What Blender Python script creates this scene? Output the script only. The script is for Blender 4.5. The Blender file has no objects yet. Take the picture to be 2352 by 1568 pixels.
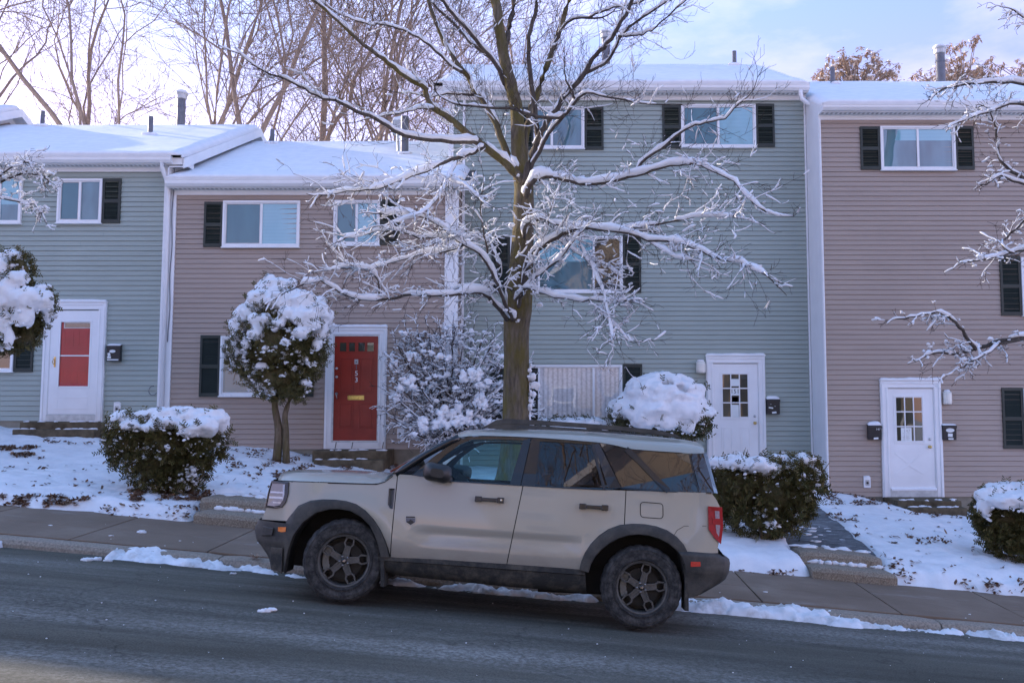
import bpy, bmesh, math, random
import numpy as np
from mathutils import Vector, Matrix, noise
RN = random.Random(11)
sc = bpy.context.scene
COL = sc.collection
rad = math.radians

# ------------------------------------------------------------------ measuring
# positions were measured on the photograph (2352 px wide) and turned into
# metres for a known distance Y from the camera; the camera stands at 0,0,0
FPX, CX, PY, HOR = 2200.0, 1281.0, 739.0, 926.0
TH = math.atan((HOR - PY) / FPX)
CT, ST = math.cos(TH), math.sin(TH)
def W(u, v, Y):
    t = (PY - v) / FPX
    Z = Y * (t * CT + ST) / (CT - t * ST)
    return Vector(((u - CX) / FPX * (Y * CT + Z * ST), Y, Z))
def lerp(a, b, t): return a + (b - a) * t
def clamp(x, a=0.0, b=1.0): return max(a, min(b, x))
def sstep(x):
    x = clamp(x); return x * x * (3 - 2 * x)
def interp(x, pts):
    if x <= pts[0][0]: return pts[0][1]
    for (a, b), (c, d) in zip(pts, pts[1:]):
        if x <= c: return b + (d - b) * (x - a) / (c - a)
    return pts[-1][1]
def nz(x, y, z=0.0): return noise.noise(Vector((x, y, z)))
def fbm(x, y, z=0.0, o=3):
    s = 0; a = 1.0
    for i in range(o):
        s += a * nz(x, y, z + 7.3 * i); x *= 2.1; y *= 2.1; z *= 2.1; a *= .5
    return s

# ------------------------------------------------------------------ materials
def mat(name): 
    m = bpy.data.materials.new(name); m.use_nodes = True
    return m, m.node_tree, m.node_tree.nodes['Principled BSDF']
def nd(nt, typ, **kw):
    n = nt.nodes.new(typ)
    for k, v in kw.items():
        if k.startswith('i_'): n.inputs[k[2:].replace('_', ' ')].default_value = v
        else: setattr(n, k, v)
    return n
def ramp(nt, fac, stops):
    r = nt.nodes.new('ShaderNodeValToRGB'); nt.links.new(fac, r.inputs[0])
    e = r.color_ramp.elements
    while len(e) > 1: e.remove(e[-1])
    e[0].position = stops[0][0]; e[0].color = (*stops[0][1], 1)
    for p, c in stops[1:]:
        k = e.new(p); k.color = (*c, 1)
    return r.outputs[0]
def coords(nt, scale=(1, 1, 1), kind='Object', rot=(0, 0, 0)):
    tc = nt.nodes.new('ShaderNodeTexCoord'); mp = nt.nodes.new('ShaderNodeMapping')
    mp.inputs['Scale'].default_value = scale; mp.inputs['Rotation'].default_value = rot
    nt.links.new(tc.outputs[kind], mp.inputs[0]); return mp.outputs[0]
def noi(nt, vec, scale, detail=4, rough=.55):
    n = nt.nodes.new('ShaderNodeTexNoise'); n.inputs['Scale'].default_value = scale
    n.inputs['Detail'].default_value = detail; n.inputs['Roughness'].default_value = rough
    nt.links.new(vec, n.inputs['Vector']); return n.outputs['Fac']
def mixc(nt, fac, a, b, typ='MIX'):
    m = nt.nodes.new('ShaderNodeMix'); m.data_type = 'RGBA'; m.blend_type = typ
    for i, x in ((0, fac), (6, a), (7, b)):
        if hasattr(x, 'links'): nt.links.new(x, m.inputs[i])
        elif i == 0: m.inputs[0].default_value = x
        else: m.inputs[i].default_value = (*x, 1)
    return m.outputs[2]
def bump(nt, bs, h, strength=.3, dist=.02):
    b = nt.nodes.new('ShaderNodeBump'); b.inputs['Strength'].default_value = strength
    b.inputs['Distance'].default_value = dist; nt.links.new(h, b.inputs['Height'])
    nt.links.new(b.outputs[0], bs.inputs['Normal'])
def simple(name, c, rough=.6, var=.15, sc_=6.0, spec=.5, metal=0, bmp=0, bs_=80, coat=0, ior=None):
    m, nt, bs = mat(name)
    v = coords(nt)
    f = noi(nt, v, sc_)
    col = ramp(nt, f, [(.25, tuple(x * (1 - var) for x in c)), (.75, tuple(min(1, x * (1 + var)) for x in c))])
    nt.links.new(col, bs.inputs['Base Color'])
    bs.inputs['Roughness'].default_value = rough; bs.inputs['Metallic'].default_value = metal
    bs.inputs['Specular IOR Level'].default_value = spec
    if coat: bs.inputs['Coat Weight'].default_value = coat; bs.inputs['Coat Roughness'].default_value = .04
    if ior: bs.inputs['IOR'].default_value = ior
    if bmp: bump(nt, bs, noi(nt, v, bs_, 3), bmp, .01)
    return m
def snow_mat(name, dirt=0.0):
    m, nt, bs = mat(name); v = coords(nt)
    f = noi(nt, v, 5, 5)
    a = ramp(nt, f, [(.3, (.79, .80, .83)), (.7, (.88, .885, .90))])
    if dirt:
        d = noi(nt, v, 3.1, 6, .65)
        k = ramp(nt, d, [(.5, (0, 0, 0)), (.72, (dirt, dirt, dirt))])
        a = mixc(nt, k, a, (.34, .30, .26))
    nt.links.new(a, bs.inputs['Base Color'])
    bs.inputs['Roughness'].default_value = .75; bs.inputs['Specular IOR Level'].default_value = .2
    bump(nt, bs, noi(nt, v, 34, 6, .68), .45, .02)
    return m
M = {}
M['snow'] = snow_mat('snow')
M['snow_lawn'] = snow_mat('snow_lawn', .16)
M['snow_dirty'] = snow_mat('snow_dirty', .75)
def siding_mat(name, c):
    m, nt, bs = mat(name)
    v = coords(nt); st = coords(nt, (.35, .35, 9))
    f = noi(nt, v, .55, 5); g = noi(nt, st, 3.0, 4)
    a = ramp(nt, f, [(.3, tuple(x * .93 for x in c)), (.7, tuple(x * 1.06 for x in c))])
    k = ramp(nt, g, [(.3, (.86, .86, .86)), (.7, (1, 1, 1))])
    a = mixc(nt, .8, a, k, 'MULTIPLY')
    nt.links.new(a, bs.inputs['Base Color']); bs.inputs['Roughness'].default_value = .45
    return m
M['siding_grey'] = siding_mat('siding_grey', (.350, .402, .362))
M['siding_brown'] = siding_mat('siding_brown', (.400, .318, .264))
M['siding_cream'] = siding_mat('siding_cream', (.42, .34, .24))
M['white'] = simple('white_paint', (.82, .83, .84), .45, .05, 2.5)
M['white_worn'] = simple('white_worn_paint', (.60, .61, .60), .55, .22, 9)
M['shutter'] = simple('shutter_paint', (.022, .030, .024), .5, .2, 4)
M['concrete'] = simple('concrete', (.27, .245, .215), .9, .25, 5, .3, bmp=.4)
M['concrete_dark'] = simple('mossy_concrete', (.115, .092, .06), .95, .45, 7, .2, bmp=.5)
M['foundation'] = simple('foundation', (.26, .23, .18), .95, .2, 6, .2, bmp=.3)
M['granite'] = simple('granite', (.30, .255, .205), .9, .4, 45, .3, bmp=.5, bs_=60)
M['black_metal'] = simple('black_metal', (.02, .02, .022), .4, .2, 9)
M['pipe'] = simple('vent_pipe', (.12, .125, .15), .5, .25, 7)
M['galv'] = simple('galvanised', (.45, .46, .46), .45, .15, 8, metal=.5)
M['brass'] = simple('brass', (.62, .44, .16), .25, .1, 20, metal=1)
M['steel'] = simple('steel', (.5, .5, .5), .3, .1, 20, metal=1)
M['red_door'] = simple('red_door', (.29, .026, .013), .4, .18, 3)
M['red_bright'] = simple('red_inner_door', (.60, .006, .035), .4, .12, 3)
M['paper'] = simple('paper', (.74, .78, .78), .7, .04, 8)
M['ink'] = simple('ink', (.05, .06, .07), .7, .1, 8)
M['lamp_plastic'] = simple('lamp_plastic', (.76, .73, .66), .35, .06, 10)
M['shingle'] = simple('shingle', (.08, .08, .085), .9, .3, 12)
M['bare_earth'] = simple('bare_earth', (.10, .07, .045), 1, .4, 6, .1)
def pane_mat(name, c0, c1, stripes=0, ior=2.0, vert=False, rough=.015):
    m, nt, bs = mat(name); v = coords(nt)
    f = noi(nt, coords(nt, (1, 1, .3)), 1.6, 3)
    a = ramp(nt, f, [(.3, c0), (.7, c1)])
    if stripes:
        w = nt.nodes.new('ShaderNodeTexWave'); w.wave_type = 'BANDS'
        w.bands_direction = 'X' if vert else 'Z'
        w.inputs['Scale'].default_value = stripes; w.inputs['Distortion'].default_value = .6 if vert else 0
        nt.links.new(v, w.inputs['Vector'])
        k = ramp(nt, w.outputs['Fac'], [(.0, (.72, .72, .72)), (.6, (1, 1, 1))])
        a = mixc(nt, 1.0, a, k, 'MULTIPLY')
    nt.links.new(a, bs.inputs['Base Color'])
    bs.inputs['Roughness'].default_value = .6; bs.inputs['Specular IOR Level'].default_value = .1
    bs.inputs['Coat Weight'].default_value = 1; bs.inputs['Coat Roughness'].default_value = rough
    bs.inputs['Coat IOR'].default_value = ior
    b = nt.nodes.new('ShaderNodeBump'); b.inputs['Strength'].default_value = .05; b.inputs['Distance'].default_value = .02
    nt.links.new(noi(nt, v, 2.2, 1), b.inputs['Height']); nt.links.new(b.outputs[0], bs.inputs['Coat Normal'])
    return m
M['pane_screen'] = pane_mat('pane_with_screen', (.035, .135, .175), (.06, .19, .23), 0, 1.8, rough=.08)
M['pane_blind'] = pane_mat('pane_over_blind', (.19, .45, .54), (.27, .54, .62), 11)
M['pane_dark'] = pane_mat('pane_dark', (.012, .015, .015), (.035, .04, .035), 0, 2.0)
M['pane_room'] = pane_mat('pane_room', (.025, .07, .09), (.12, .26, .31), 0, 2.0)
M['pane_curtain'] = pane_mat('pane_over_curtain', (.66, .63, .62), (.82, .80, .79), 3.2, 1.7, True)
_nt = M['pane_curtain'].node_tree; _b = _nt.nodes['Principled BSDF']; _l = _b.inputs['Base Color'].links[0].from_socket
_v = noi(_nt, coords(_nt), 22, 4, .7); _k = ramp(_nt, _v, [(.42, (.78, .76, .76)), (.56, (1, 1, 1))])
_nt.links.new(mixc(_nt, .8, _l, _k, 'MULTIPLY'), _b.inputs['Base Color'])
M['pane_door'] = pane_mat('pane_door_lite', (.02, .022, .015), (.07, .065, .045), 0, 1.7)

# ------------------------------------------------------------------ mesh builder
WORG = {}
class MB:
    def __init__(s): s.v = []; s.f = []; s.m = []
    def add(s, vs, fs, m=0):
        o = len(s.v); s.v += [tuple(p) for p in vs]
        s.f += [tuple(i + o for i in f) for f in fs]; s.m += [m] * len(fs)
    def box(s, a, b, m=0):
        x0, y0, z0 = a; x1, y1, z1 = b
        x0, x1 = min(x0, x1), max(x0, x1); y0, y1 = min(y0, y1), max(y0, y1); z0, z1 = min(z0, z1), max(z0, z1)
        s.add([(x0, y0, z0), (x1, y0, z0), (x1, y1, z0), (x0, y1, z0), (x0, y0, z1), (x1, y0, z1), (x1, y1, z1), (x0, y1, z1)],
              [(0, 3, 2, 1), (4, 5, 6, 7), (0, 1, 5, 4), (1, 2, 6, 5), (2, 3, 7, 6), (3, 0, 4, 7)], m)
    def quad(s, a, b, c, d, m=0): s.add([a, b, c, d], [(0, 1, 2, 3)], m)
    def grid(s, rows, m=0, closed=False):
        n = len(rows[0]); o = len(s.v)
        for r in rows: s.v += [tuple(p) for p in r]
        for i in range(len(rows) - 1):
            for j in range(n if closed else n - 1):
                k = (j + 1) % n
                s.f.append((o + i * n + j, o + i * n + k, o + (i + 1) * n + k, o + (i + 1) * n + j)); s.m.append(m)
    def tube(s, pts, rs, n=6, m=0, cap=True, squash=1.0):
        k = len(pts)
        if k < 2: return
        rows = []
        for i, p in enumerate(pts):
            p = Vector(p)
            t = (Vector(pts[min(i + 1, k - 1)]) - Vector(pts[max(i - 1, 0)]))
            if t.length < 1e-7: t = Vector((0, 0, 1))
            t.normalize()
            a = Vector((0, 0, 1)) if abs(t.z) < .95 else Vector((1, 0, 0))
            x = t.cross(a).normalized(); y = x.cross(t)
            r = rs[i] if isinstance(rs, (list, tuple)) else rs
            rows.append([p + x * (r * math.cos(2 * math.pi * j / n)) + y * (r * squash * math.sin(2 * math.pi * j / n)) for j in range(n)])
        o = len(s.v); s.grid(rows, m, True)
        if cap:
            s.f.append(tuple(o + j for j in reversed(range(n)))); s.m.append(m)
            s.f.append(tuple(o + (k - 1) * n + j for j in range(n))); s.m.append(m)
    def lathe(s, prof, axis='z', c=(0, 0, 0), n=24, m=0):
        rows = []
        for r, h in prof:
            row = []
            for j in range(n):
                a = 2 * math.pi * j / n; x, y = r * math.cos(a), r * math.sin(a)
                p = (x, y, h) if axis == 'z' else (x, h, y)
                row.append((p[0] + c[0], p[1] + c[1], p[2] + c[2]))
            rows.append(row)
        s.grid(rows, m, True)
    def prism(s, loop, off, m=0):
        # planar loop of 3-d points extruded by the vector off
        n = len(loop); off = Vector(off)
        a = [Vector(p) for p in loop]; b = [p + off for p in a]
        s.add(a + b, [tuple(range(n)), tuple(reversed(range(n, 2 * n)))] + [(i, n + i, n + (i + 1) % n, (i + 1) % n) for i in range(n)], m)
    def blob(s, c, r, sub=1, m=0, jit=.0, seed=0):
        vs, fs = ICO[sub]
        c = Vector(c); rr = Vector(r) if hasattr(r, '__len__') else Vector((r, r, r))
        out = []
        for p in vs:
            k = 1 + (jit * nz(p[0] * 1.7 + seed * 3.1, p[1] * 1.7, p[2] * 1.7 + seed) * 2 if jit else 0)
            out.append((c.x + p[0] * rr.x * k, c.y + p[1] * rr.y * k, c.z + p[2] * rr.z * k))
        s.add(out, fs, m)
    def build(s, name, mats, parent=None, smooth=False, local=False, base=None, bevel=0, remesh=0, auto=None):
        me = bpy.data.meshes.new(name)
        org = Vector((0, 0, 0))
        if parent is not None and not local: org = WORG.get(parent.name, Vector((0, 0, 0)))
        elif base is not None: org = Vector(base)
        vs = [(p[0] - org.x, p[1] - org.y, p[2] - org.z) for p in s.v] if org.length > 0 else s.v
        me.from_pydata(vs, [], s.f)
        ms = mats if isinstance(mats, (list, tuple)) else [mats]
        for mm in ms: me.materials.append(M[mm] if isinstance(mm, str) else mm)
        if len(ms) > 1: me.polygons.foreach_set('material_index', s.m)
        if smooth: me.polygons.foreach_set('use_smooth', [True] * len(me.polygons))
        me.update()
        o = bpy.data.objects.new(name, me); COL.objects.link(o)
        if parent is not None: o.parent = parent
        elif base is not None: o.location = org
        WORG[o.name] = org if not local else Vector((0, 0, 0))
        if remesh:
            q = o.modifiers.new('voxel', 'REMESH'); q.mode = 'VOXEL'; q.voxel_size = remesh; q.use_smooth_shade = True
            q = o.modifiers.new('soften', 'SMOOTH'); q.factor = .5; q.iterations = 2
            for sc_, st_ in ((.13, .07), (.05, .035), (.02, .014)):
                tx = bpy.data.textures.new('snow_lumps', 'CLOUDS'); tx.noise_scale = sc_
                q = o.modifiers.new('lumps', 'DISPLACE'); q.texture = tx; q.texture_coords = 'GLOBAL'; q.strength = st_; q.mid_level = .5
        if bevel:
            q = o.modifiers.new('bevel', 'BEVEL'); q.width = bevel; q.segments = 2; q.limit_method = 'ANGLE'; q.angle_limit = rad(40)
        if auto:
            q = o.modifiers.new('edges', 'EDGE_SPLIT'); q.split_angle = rad(auto)
        return o
def _ico(sub):
    bm = bmesh.new(); bmesh.ops.create_icosphere(bm, subdivisions=sub, radius=1)
    vs = [tuple(v.co) for v in bm.verts]; fs = [tuple(v.index for v in f.verts) for f in bm.faces]; bm.free()
    return vs, fs
ICO = {k: _ico(k) for k in (1, 2, 3)}

def tag(o, label=None, cat=None, group=None, kind=None):
    if label: o['label'] = label
    if cat: o['category'] = cat
    if group: o['group'] = group
    if kind: o['kind'] = kind
    return o
def thing(name, loc, label, cat, group=None, rot=None):
    o = bpy.data.objects.new(name, None); COL.objects.link(o); o.location = loc
    o.empty_display_size = .2
    if rot: o.rotation_euler = rot
    WORG[o.name] = Vector(loc)
    return tag(o, label, cat, group)
def textmesh(body, size, origin, mat_, parent, name, right=Vector((1, 0, 0)), up=Vector((0, 0, 1)), depth=.002, align='CENTER', local=False, shear=0):
    cu = bpy.data.curves.new(name, 'FONT'); cu.body = body; cu.size = size; cu.extrude = depth; cu.shear = shear
    cu.align_x = align; cu.align_y = 'CENTER'
    ob = bpy.data.objects.new('tmp_text', cu); COL.objects.link(ob)
    me = bpy.data.meshes.new_from_object(ob.evaluated_get(bpy.context.evaluated_depsgraph_get()))
    bpy.data.objects.remove(ob); bpy.data.curves.remove(cu)
    n = right.cross(up)
    mx = Matrix((right, up, n)).transposed().to_4x4()
    org = Vector((0, 0, 0)) if local else WORG.get(parent.name, Vector((0, 0, 0)))
    mx.translation = Vector(origin) - org
    me.transform(mx); me.name = name
    me.materials.clear(); me.materials.append(M[mat_])
    o = bpy.data.objects.new(name, me); COL.objects.link(o); o.parent = parent; WORG[o.name] = org
    return o

# ------------------------------------------------------------------ terrain
G = .0879
def zslope(x): return -1.94 - G * clamp(x, -60, 60)
ZW = [(-40, 1.6), (-14, -.2), (-11.6, -.42), (-10.6, -.58), (-8.6, -.66), (-7.6, -.76), (-6.6, -.90), (-5.3, -.97), (-4.7, -1.12), (-3.2, -1.28), (-2, -1.36), (0, -1.44), (3, -1.55), (4.6, -1.66), (5.9, -1.88), (6.6, -2.04), (8, -2.16), (9, -2.25), (40, -4.9)]
def zwall(x): return interp(x, ZW)
def lawn_base(x, y):
    t = clamp((y - 12.4) / 6.3)
    return lerp(zslope(x), zwall(x), t ** .62)
RY = [(-4, -1.98), (0, -1.90), (3, -1.85), (5, -1.85), (7, -1.89), (8.6, -1.945), (9.6, -2.0), (10.5, -2.075), (13, -2.1)]
def road_z(x, y): return -G * clamp(x, -60, 60) + interp(y, RY)
PATHS = [(3.28, 4.22, 3.45, 4.4, 13.15, 19.0), (-4.75, -3.72, -4.6, -3.4, 13.15, 14.1)]
def path_d(x, y):
    # signed distance inside (+) of the cleared walks
    best = -9
    for a, b, c, d, y0, y1 in PATHS:
        t = clamp((y - y0) / (y1 - y0)); l = lerp(a, c, t); r = lerp(b, d, t)
        w = .12 * nz(y * 2.3, x * .5, a)
        q = min(x - l + w, r - x + w, y1 - y)
        best = max(best, q)
    return best
def lawn_z(x, y):
    b = lawn_base(x, y)
    ye = 12.42 + .13 * fbm(x * 1.6, 3.3) + .05 * nz(x * 7, 9.1)
    th = .085 + .035 * fbm(x * .7, y * .7, 1.1) + .034 * fbm(x * 2.3, y * 2.3, 4.2) + .020 * nz(x * 6, y * 6) + .014 * nz(x * 14, y * 14)
    k = sstep((y - ye) / .28)
    h = b + lerp(-.09, th, k)
    p = path_d(x, y)
    if p > -.25:
        q = sstep((p + .16) / .2)
        h = lerp(h, b - .12, q)
    return h
def ground_hit(u, v):
    y = 12.45
    while y < 19.2:
        p = W(u, v, y)
        if lawn_z(p.x, y) >= p.z: return Vector((p.x, y, lawn_z(p.x, y)))
        y += .03
    p = W(u, v, 18.6); return Vector((p.x, 18.6, lawn_z(p.x, 18.6)))
# ------------------------------------------------------------------ setting
def build_ground():
    # terrain sheet far beyond the frame, following the hill
    g = MB()
    xs = [-400, -200, -90, -60, -40, -25, -15, 0, 15, 25, 40, 60, 90, 200, 400]
    ys = [-400, -150, -60, -12, -4, 0, 5, 10, 13, 20, 28, 40, 80, 200, 400]
    g.grid([[(x, y, -G * clamp(x, -60, 60) - 2.45 + (max(0, y - 20) * .03 if y < 90 else 2.1)) for x in xs] for y in ys])
    tag(g.build('ground', 'snow_lawn', smooth=True), kind='structure')
    # road
    r = MB()
    xs = np.linspace(-60, 60, 121); ys = np.linspace(-4.2, 10.62, 60)
    r.grid([[(x, y, road_z(x, y) + .006 * fbm(x * .5, y * 1.2, 2)) for x in xs] for y in ys])
    tag(r.build('road', 'asphalt', smooth=True), kind='structure')
    # pavement slabs with open joints
    s = MB()
    k0 = 2.25 - 1.53 * 26
    for i in range(52):
        a = k0 + i * 1.53 + .009; b = a + 1.53 - .018
        for (y0, y1) in ((10.76, 11.55), (11.554, 12.75)):
            dz = .004 * RN.random()
            ends = [(x, zslope(x) - .03 * (12.4 - y) / 1.6 + dz) for x in (a, b) for y in (y0, y1)]
            P = [(a, y0, ends[0][1]), (b, y0, ends[2][1]), (b, y1, ends[3][1]), (a, y1, ends[1][1])]
            s.prism(P, (0, 0, -.1))
    tag(s.build('sidewalk', 'sidewalk', bevel=.006), kind='structure')
    k = MB()
    x = -5.8 - 2.62 * 20
    for i in range(44):
        L = 2.62 if i % 3 else 2.55
        a, b = x + .008, x + L - .008; x += L
        n = 14; rows = []
        prof = [(10.745, -.15), (10.745, -.002), (10.70, .004), (10.56, 0), (10.525, -.012), (10.50, -.05), (10.487, -.2)]
        for j in range(n + 1):
            t = j / n; xx = lerp(a, b, t); e = 0.012 * (1 if j in (0, n) else 0)
            rows.append([(xx, py_ + .006 * nz(xx * 4, pz * 9, py_) + (e * .6 if py_ < 10.7 else 0), zslope(xx) - .04 + pz + .005 * nz(xx * 5, py_ * 5) - e) for py_, pz in prof])
        k.grid(rows)
        k.add(rows[0], [tuple(range(len(prof)))]); k.add(rows[-1], [tuple(reversed(range(len(prof))))])
    tag(k.build('kerb', 'granite', smooth=False), kind='structure')
    # opposite kerb and pavement, behind the camera
    o = MB()
    o.grid([[(x, y, road_z(x, -4.1) + .12) for x in (-60, 0, 60)] for y in (-6.2, -4.15)])
    o.grid([[(x, -4.15, road_z(x, -4.1) + z) for x in (-60, 0, 60)] for z in (.12, -.2)])
    tag(o.build('sidewalk', 'sidewalk'), kind='structure')
    # lawn: a sheet of settled snow
    l = MB()
    xs = list(np.arange(-17, 15.01, .075)); ys = list(np.arange(12.2, 14.2, .05)) + list(np.arange(14.2, 20.0, .085))
    l.grid([[(x, y, lawn_z(x, y)) for x in xs] for y in ys])
    tag(l.build('snowy_lawn', 'snow_lawn', smooth=True), kind='structure')
    # cleared walks
    for (a, b, c, d, y0, y1) in PATHS:
        p = MB(); rows = []
        for y in np.linspace(y0 + .1, y1, 30):
            t = (y - y0) / (y1 - y0); l_ = lerp(a, c, t) - .12; r_ = lerp(b, d, t) + .12
            z = max(lawn_base((l_ + r_) / 2, y) + .03, lerp(zslope((l_ + r_) / 2) + .27, -9, clamp((y - y0) / 3)))
            rows.append([(lerp(l_, r_, q), y, z - .04 * (q - .5)) for q in (0, .25, .5, .75, 1)])
        p.grid(rows)
        tag(p.build('path', 'path', smooth=True), kind='structure')
    # stone steps up from the pavement
    for n_, (xa, xb, lab) in enumerate(((3.22, 4.25, 'two rough concrete steps between snow banks right of the parked car'), (-4.72, -3.5, 'two rough concrete steps half buried in snow beside the front of the car'))):
        xm = (xa + xb) / 2
        t = thing('stone_steps', (xm, 12.7, zslope(xm)), lab, 'steps', 'stone steps up from the pavement')
        for i, (y0, y1, z0, z1, dx) in enumerate(((12.44, 12.90, -.1, .155, .06), (12.82, 13.34, .02, .30, 0))):
            m = MB(); rows = []
            ns = 20
            prof = [(y1, z1 - .005), (y0 + .07, z1), (y0 + .02, z1 - .018), (y0 - .005, z1 - .06), (y0 + .012, z0)]
            for j in range(ns + 1):
                q = j / ns; x = lerp(xa + dx - .02, xb + dx + .03, q)
                e = .03 * (abs(q - .5) * 2) ** 8
                rows.append([(x, y + .014 * nz(x * 7, z * 6 + i, y) + e, zslope(x) + z + (-e if z > .1 else 0) + .008 * nz(x * 6, y * 6, i) + .02 * (x - xm) * 0) for y, z in prof])
            m.grid(rows); m.add(rows[0], [tuple(range(5))]); m.add(rows[-1], [tuple(reversed(range(5)))])
            m.build('step', 'step_stone', t, smooth=False)
        sn = MB()
        for j in range(26):
            x = RN.uniform(xa + .1, xb); sn.blob((x, RN.uniform(12.80, 12.86), zslope(x) + .165), (RN.uniform(.03, .09), .035, RN.uniform(.012, .04)), 2, jit=.3, seed=j)
        for j in range(16):
            x = RN.uniform(xa, xb); sn.blob((x, RN.uniform(13.2, 13.4), zslope(x) + .295), (RN.uniform(.04, .12), .06, RN.uniform(.01, .03)), 2, jit=.3, seed=j)
        sn.build('snow', 'snow', t, smooth=True)
    # ploughed snow in the gutter
    def bankh(x):
        b_ = bankh0(x); return b_ * (.82 + .25 * nz(x * 1.7, 8.8)) if b_ > 0 else b_
    def bankh0(x):
        u = CX + x * FPX / 10.45
        h = interp(u, [(-900, .05), (-30, .10), (18, .1), (30, -.1), (255, -.1), (275, .115), (430, .10), (560, .085), (690, .05), (800, .02), (900, .07), (1200, .07), (1400, .05), (1540, .12), (1700, .155), (1900, .11), (2080, .085), (2180, .05), (2195, .02), (2210, .09), (2300, .10), (2700, .08)])
        return h
    b = MB(); xs = np.arange(-9, 9, .028); ys = np.linspace(9.78, 10.62, 30)
    rows = []
    for y in ys:
        row = []
        for x in xs:
            h = bankh(x)
            wd = .34 + .12 * fbm(x * 1.5, 5.0) + (.1 if h > .13 else 0)
            c = (10.58 - y) / wd
            e = clamp(1 - c * c * c, -1, 1) if c > 0 else 1
            n = .085 * fbm(x * 3.3, y * 3.3, .7, 4) + .05 * abs(nz(x * 11, y * 11)) + .03 * nz(x * 25, y * 25)
            z = h * e + n * (1 if h > .03 else .4) * .8 - .035
            row.append((x, y, road_z(x, y) + (z if z > -.03 and h > 0 else -.06)))
        rows.append(row)
    b.grid(rows)
    keep = [f for f in b.f if any(b.v[i][2] > road_z(b.v[i][0], b.v[i][1]) - .012 for i in f)]; b.f = keep; b.m = [0] * len(keep)
    tag(b.build('snow_bank', 'snow_dirty', smooth=True), 'ridge of ploughed snow lying in the gutter along the kerb', 'snow', kind='stuff')
    # crumbs of snow on road, pavement
    c = MB()
    for (u, v, y, r) in [(627, 1352, 8.1, .045), (215, 1352 - 15, 10.0, .05), (232, 1274, 10.1, .05), (240, 1271, 10.2, .035), (265, 1280, 10.1, .04), (340, 1260, 11.5, .05), (550, 1278, 10, .02)]:
        x = (u - CX) / FPX * y; z = road_z(x, y) if y < 10.5 else zslope(x) - .02
        for q in range(4): c.blob((x + RN.uniform(-r, r), y + RN.uniform(-r, r) * .6, z + .008), (r * .8, r * .5, r * .42), 2, jit=.5, seed=RN.random() * 9)
    for i in range(90):
        y = RN.uniform(6.3, 10.3); x = RN.uniform(-6, 6); r = RN.choice([.002, .003, .003, .004, .006])
        c.blob((x, y, road_z(x, y) + r * .3 + .004), (r * 1.3, r, r * .7), 1)
    for i in range(70):
        y = RN.uniform(10.8, 12.4); x = RN.uniform(-7, 7); r = RN.choice([.005, .006, .010, .02])
        c.blob((x, y, zslope(x) - .02), (r * 1.8, r, r * .5), 1, jit=.3, seed=i)
    for i in range(160):
        q = RN.choice(PATHS); y = RN.uniform(13.3, 18); x = RN.uniform(q[0], q[1]); r = RN.choice([.01, .02, .03, .05])
        c.blob((x, y, lawn_base(x, y) + .032), (r * 1.6, r, r * .35), 1, jit=.3, seed=i)
    tag(c.build('snow_crumbs', 'snow', smooth=True), 'crumbs of snow scattered over the road, pavement and walks', 'snow', kind='stuff')

# asphalt with frost and tyre streaks that run along the street
m, nt, bs = mat('asphalt'); M['asphalt'] = m
v = coords(nt, kind='Object'); st = coords(nt, (.11, 1.15, 1), rot=(0, 0, rad(-1)))
base = ramp(nt, noi(nt, v, 70, 5, .7), [(.3, (.060, .058, .044)), (.7, (.165, .154, .125))])
big = noi(nt, st, 1.0, 5, .6)
fr = ramp(nt, big, [(.40, (0, 0, 0)), (.66, (.75, .75, .75))])
sp = ramp(nt, noi(nt, v, 26, 6, .75), [(.42, (.15, .15, .15)), (.62, (1, 1, 1))])
k = mixc(nt, 1.0, fr, sp, 'MULTIPLY')
base = mixc(nt, k, base, (.42, .41, .38))
dk = ramp(nt, noi(nt, st, 1.7, 4), [(.35, (.62, .62, .60)), (.6, (1, 1, 1))])
base = mixc(nt, 1, base, dk, 'MULTIPLY')
vo = nt.nodes.new('ShaderNodeTexVoronoi'); vo.feature = 'DISTANCE_TO_EDGE'; vo.inputs['Scale'].default_value = .38
wv = nt.nodes.new('ShaderNodeVectorMath'); wv.operation = 'MULTIPLY_ADD'
nn = nt.nodes.new('ShaderNodeTexNoise'); nn.inputs['Scale'].default_value = 2.5; nn.inputs['Detail'].default_value = 6
nt.links.new(v, nn.inputs['Vector']); nt.links.new(nn.outputs['Color'], wv.inputs[0]); wv.inputs[1].default_value = (.9, .9, .9); nt.links.new(v, wv.inputs[2])
nt.links.new(wv.outputs[0], vo.inputs['Vector'])
cr = ramp(nt, vo.outputs['Distance'], [(.0, (.25, .25, .25)), (.009, (1, 1, 1))])
base = mixc(nt, .42, base, cr, 'MULTIPLY')
nt.links.new(base, bs.inputs['Base Color']); bs.inputs['Roughness'].default_value = .85
bs.inputs['Specular IOR Level'].default_value = .2
bump(nt, bs, noi(nt, v, 120, 4, .7), .5, .008)

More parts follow.
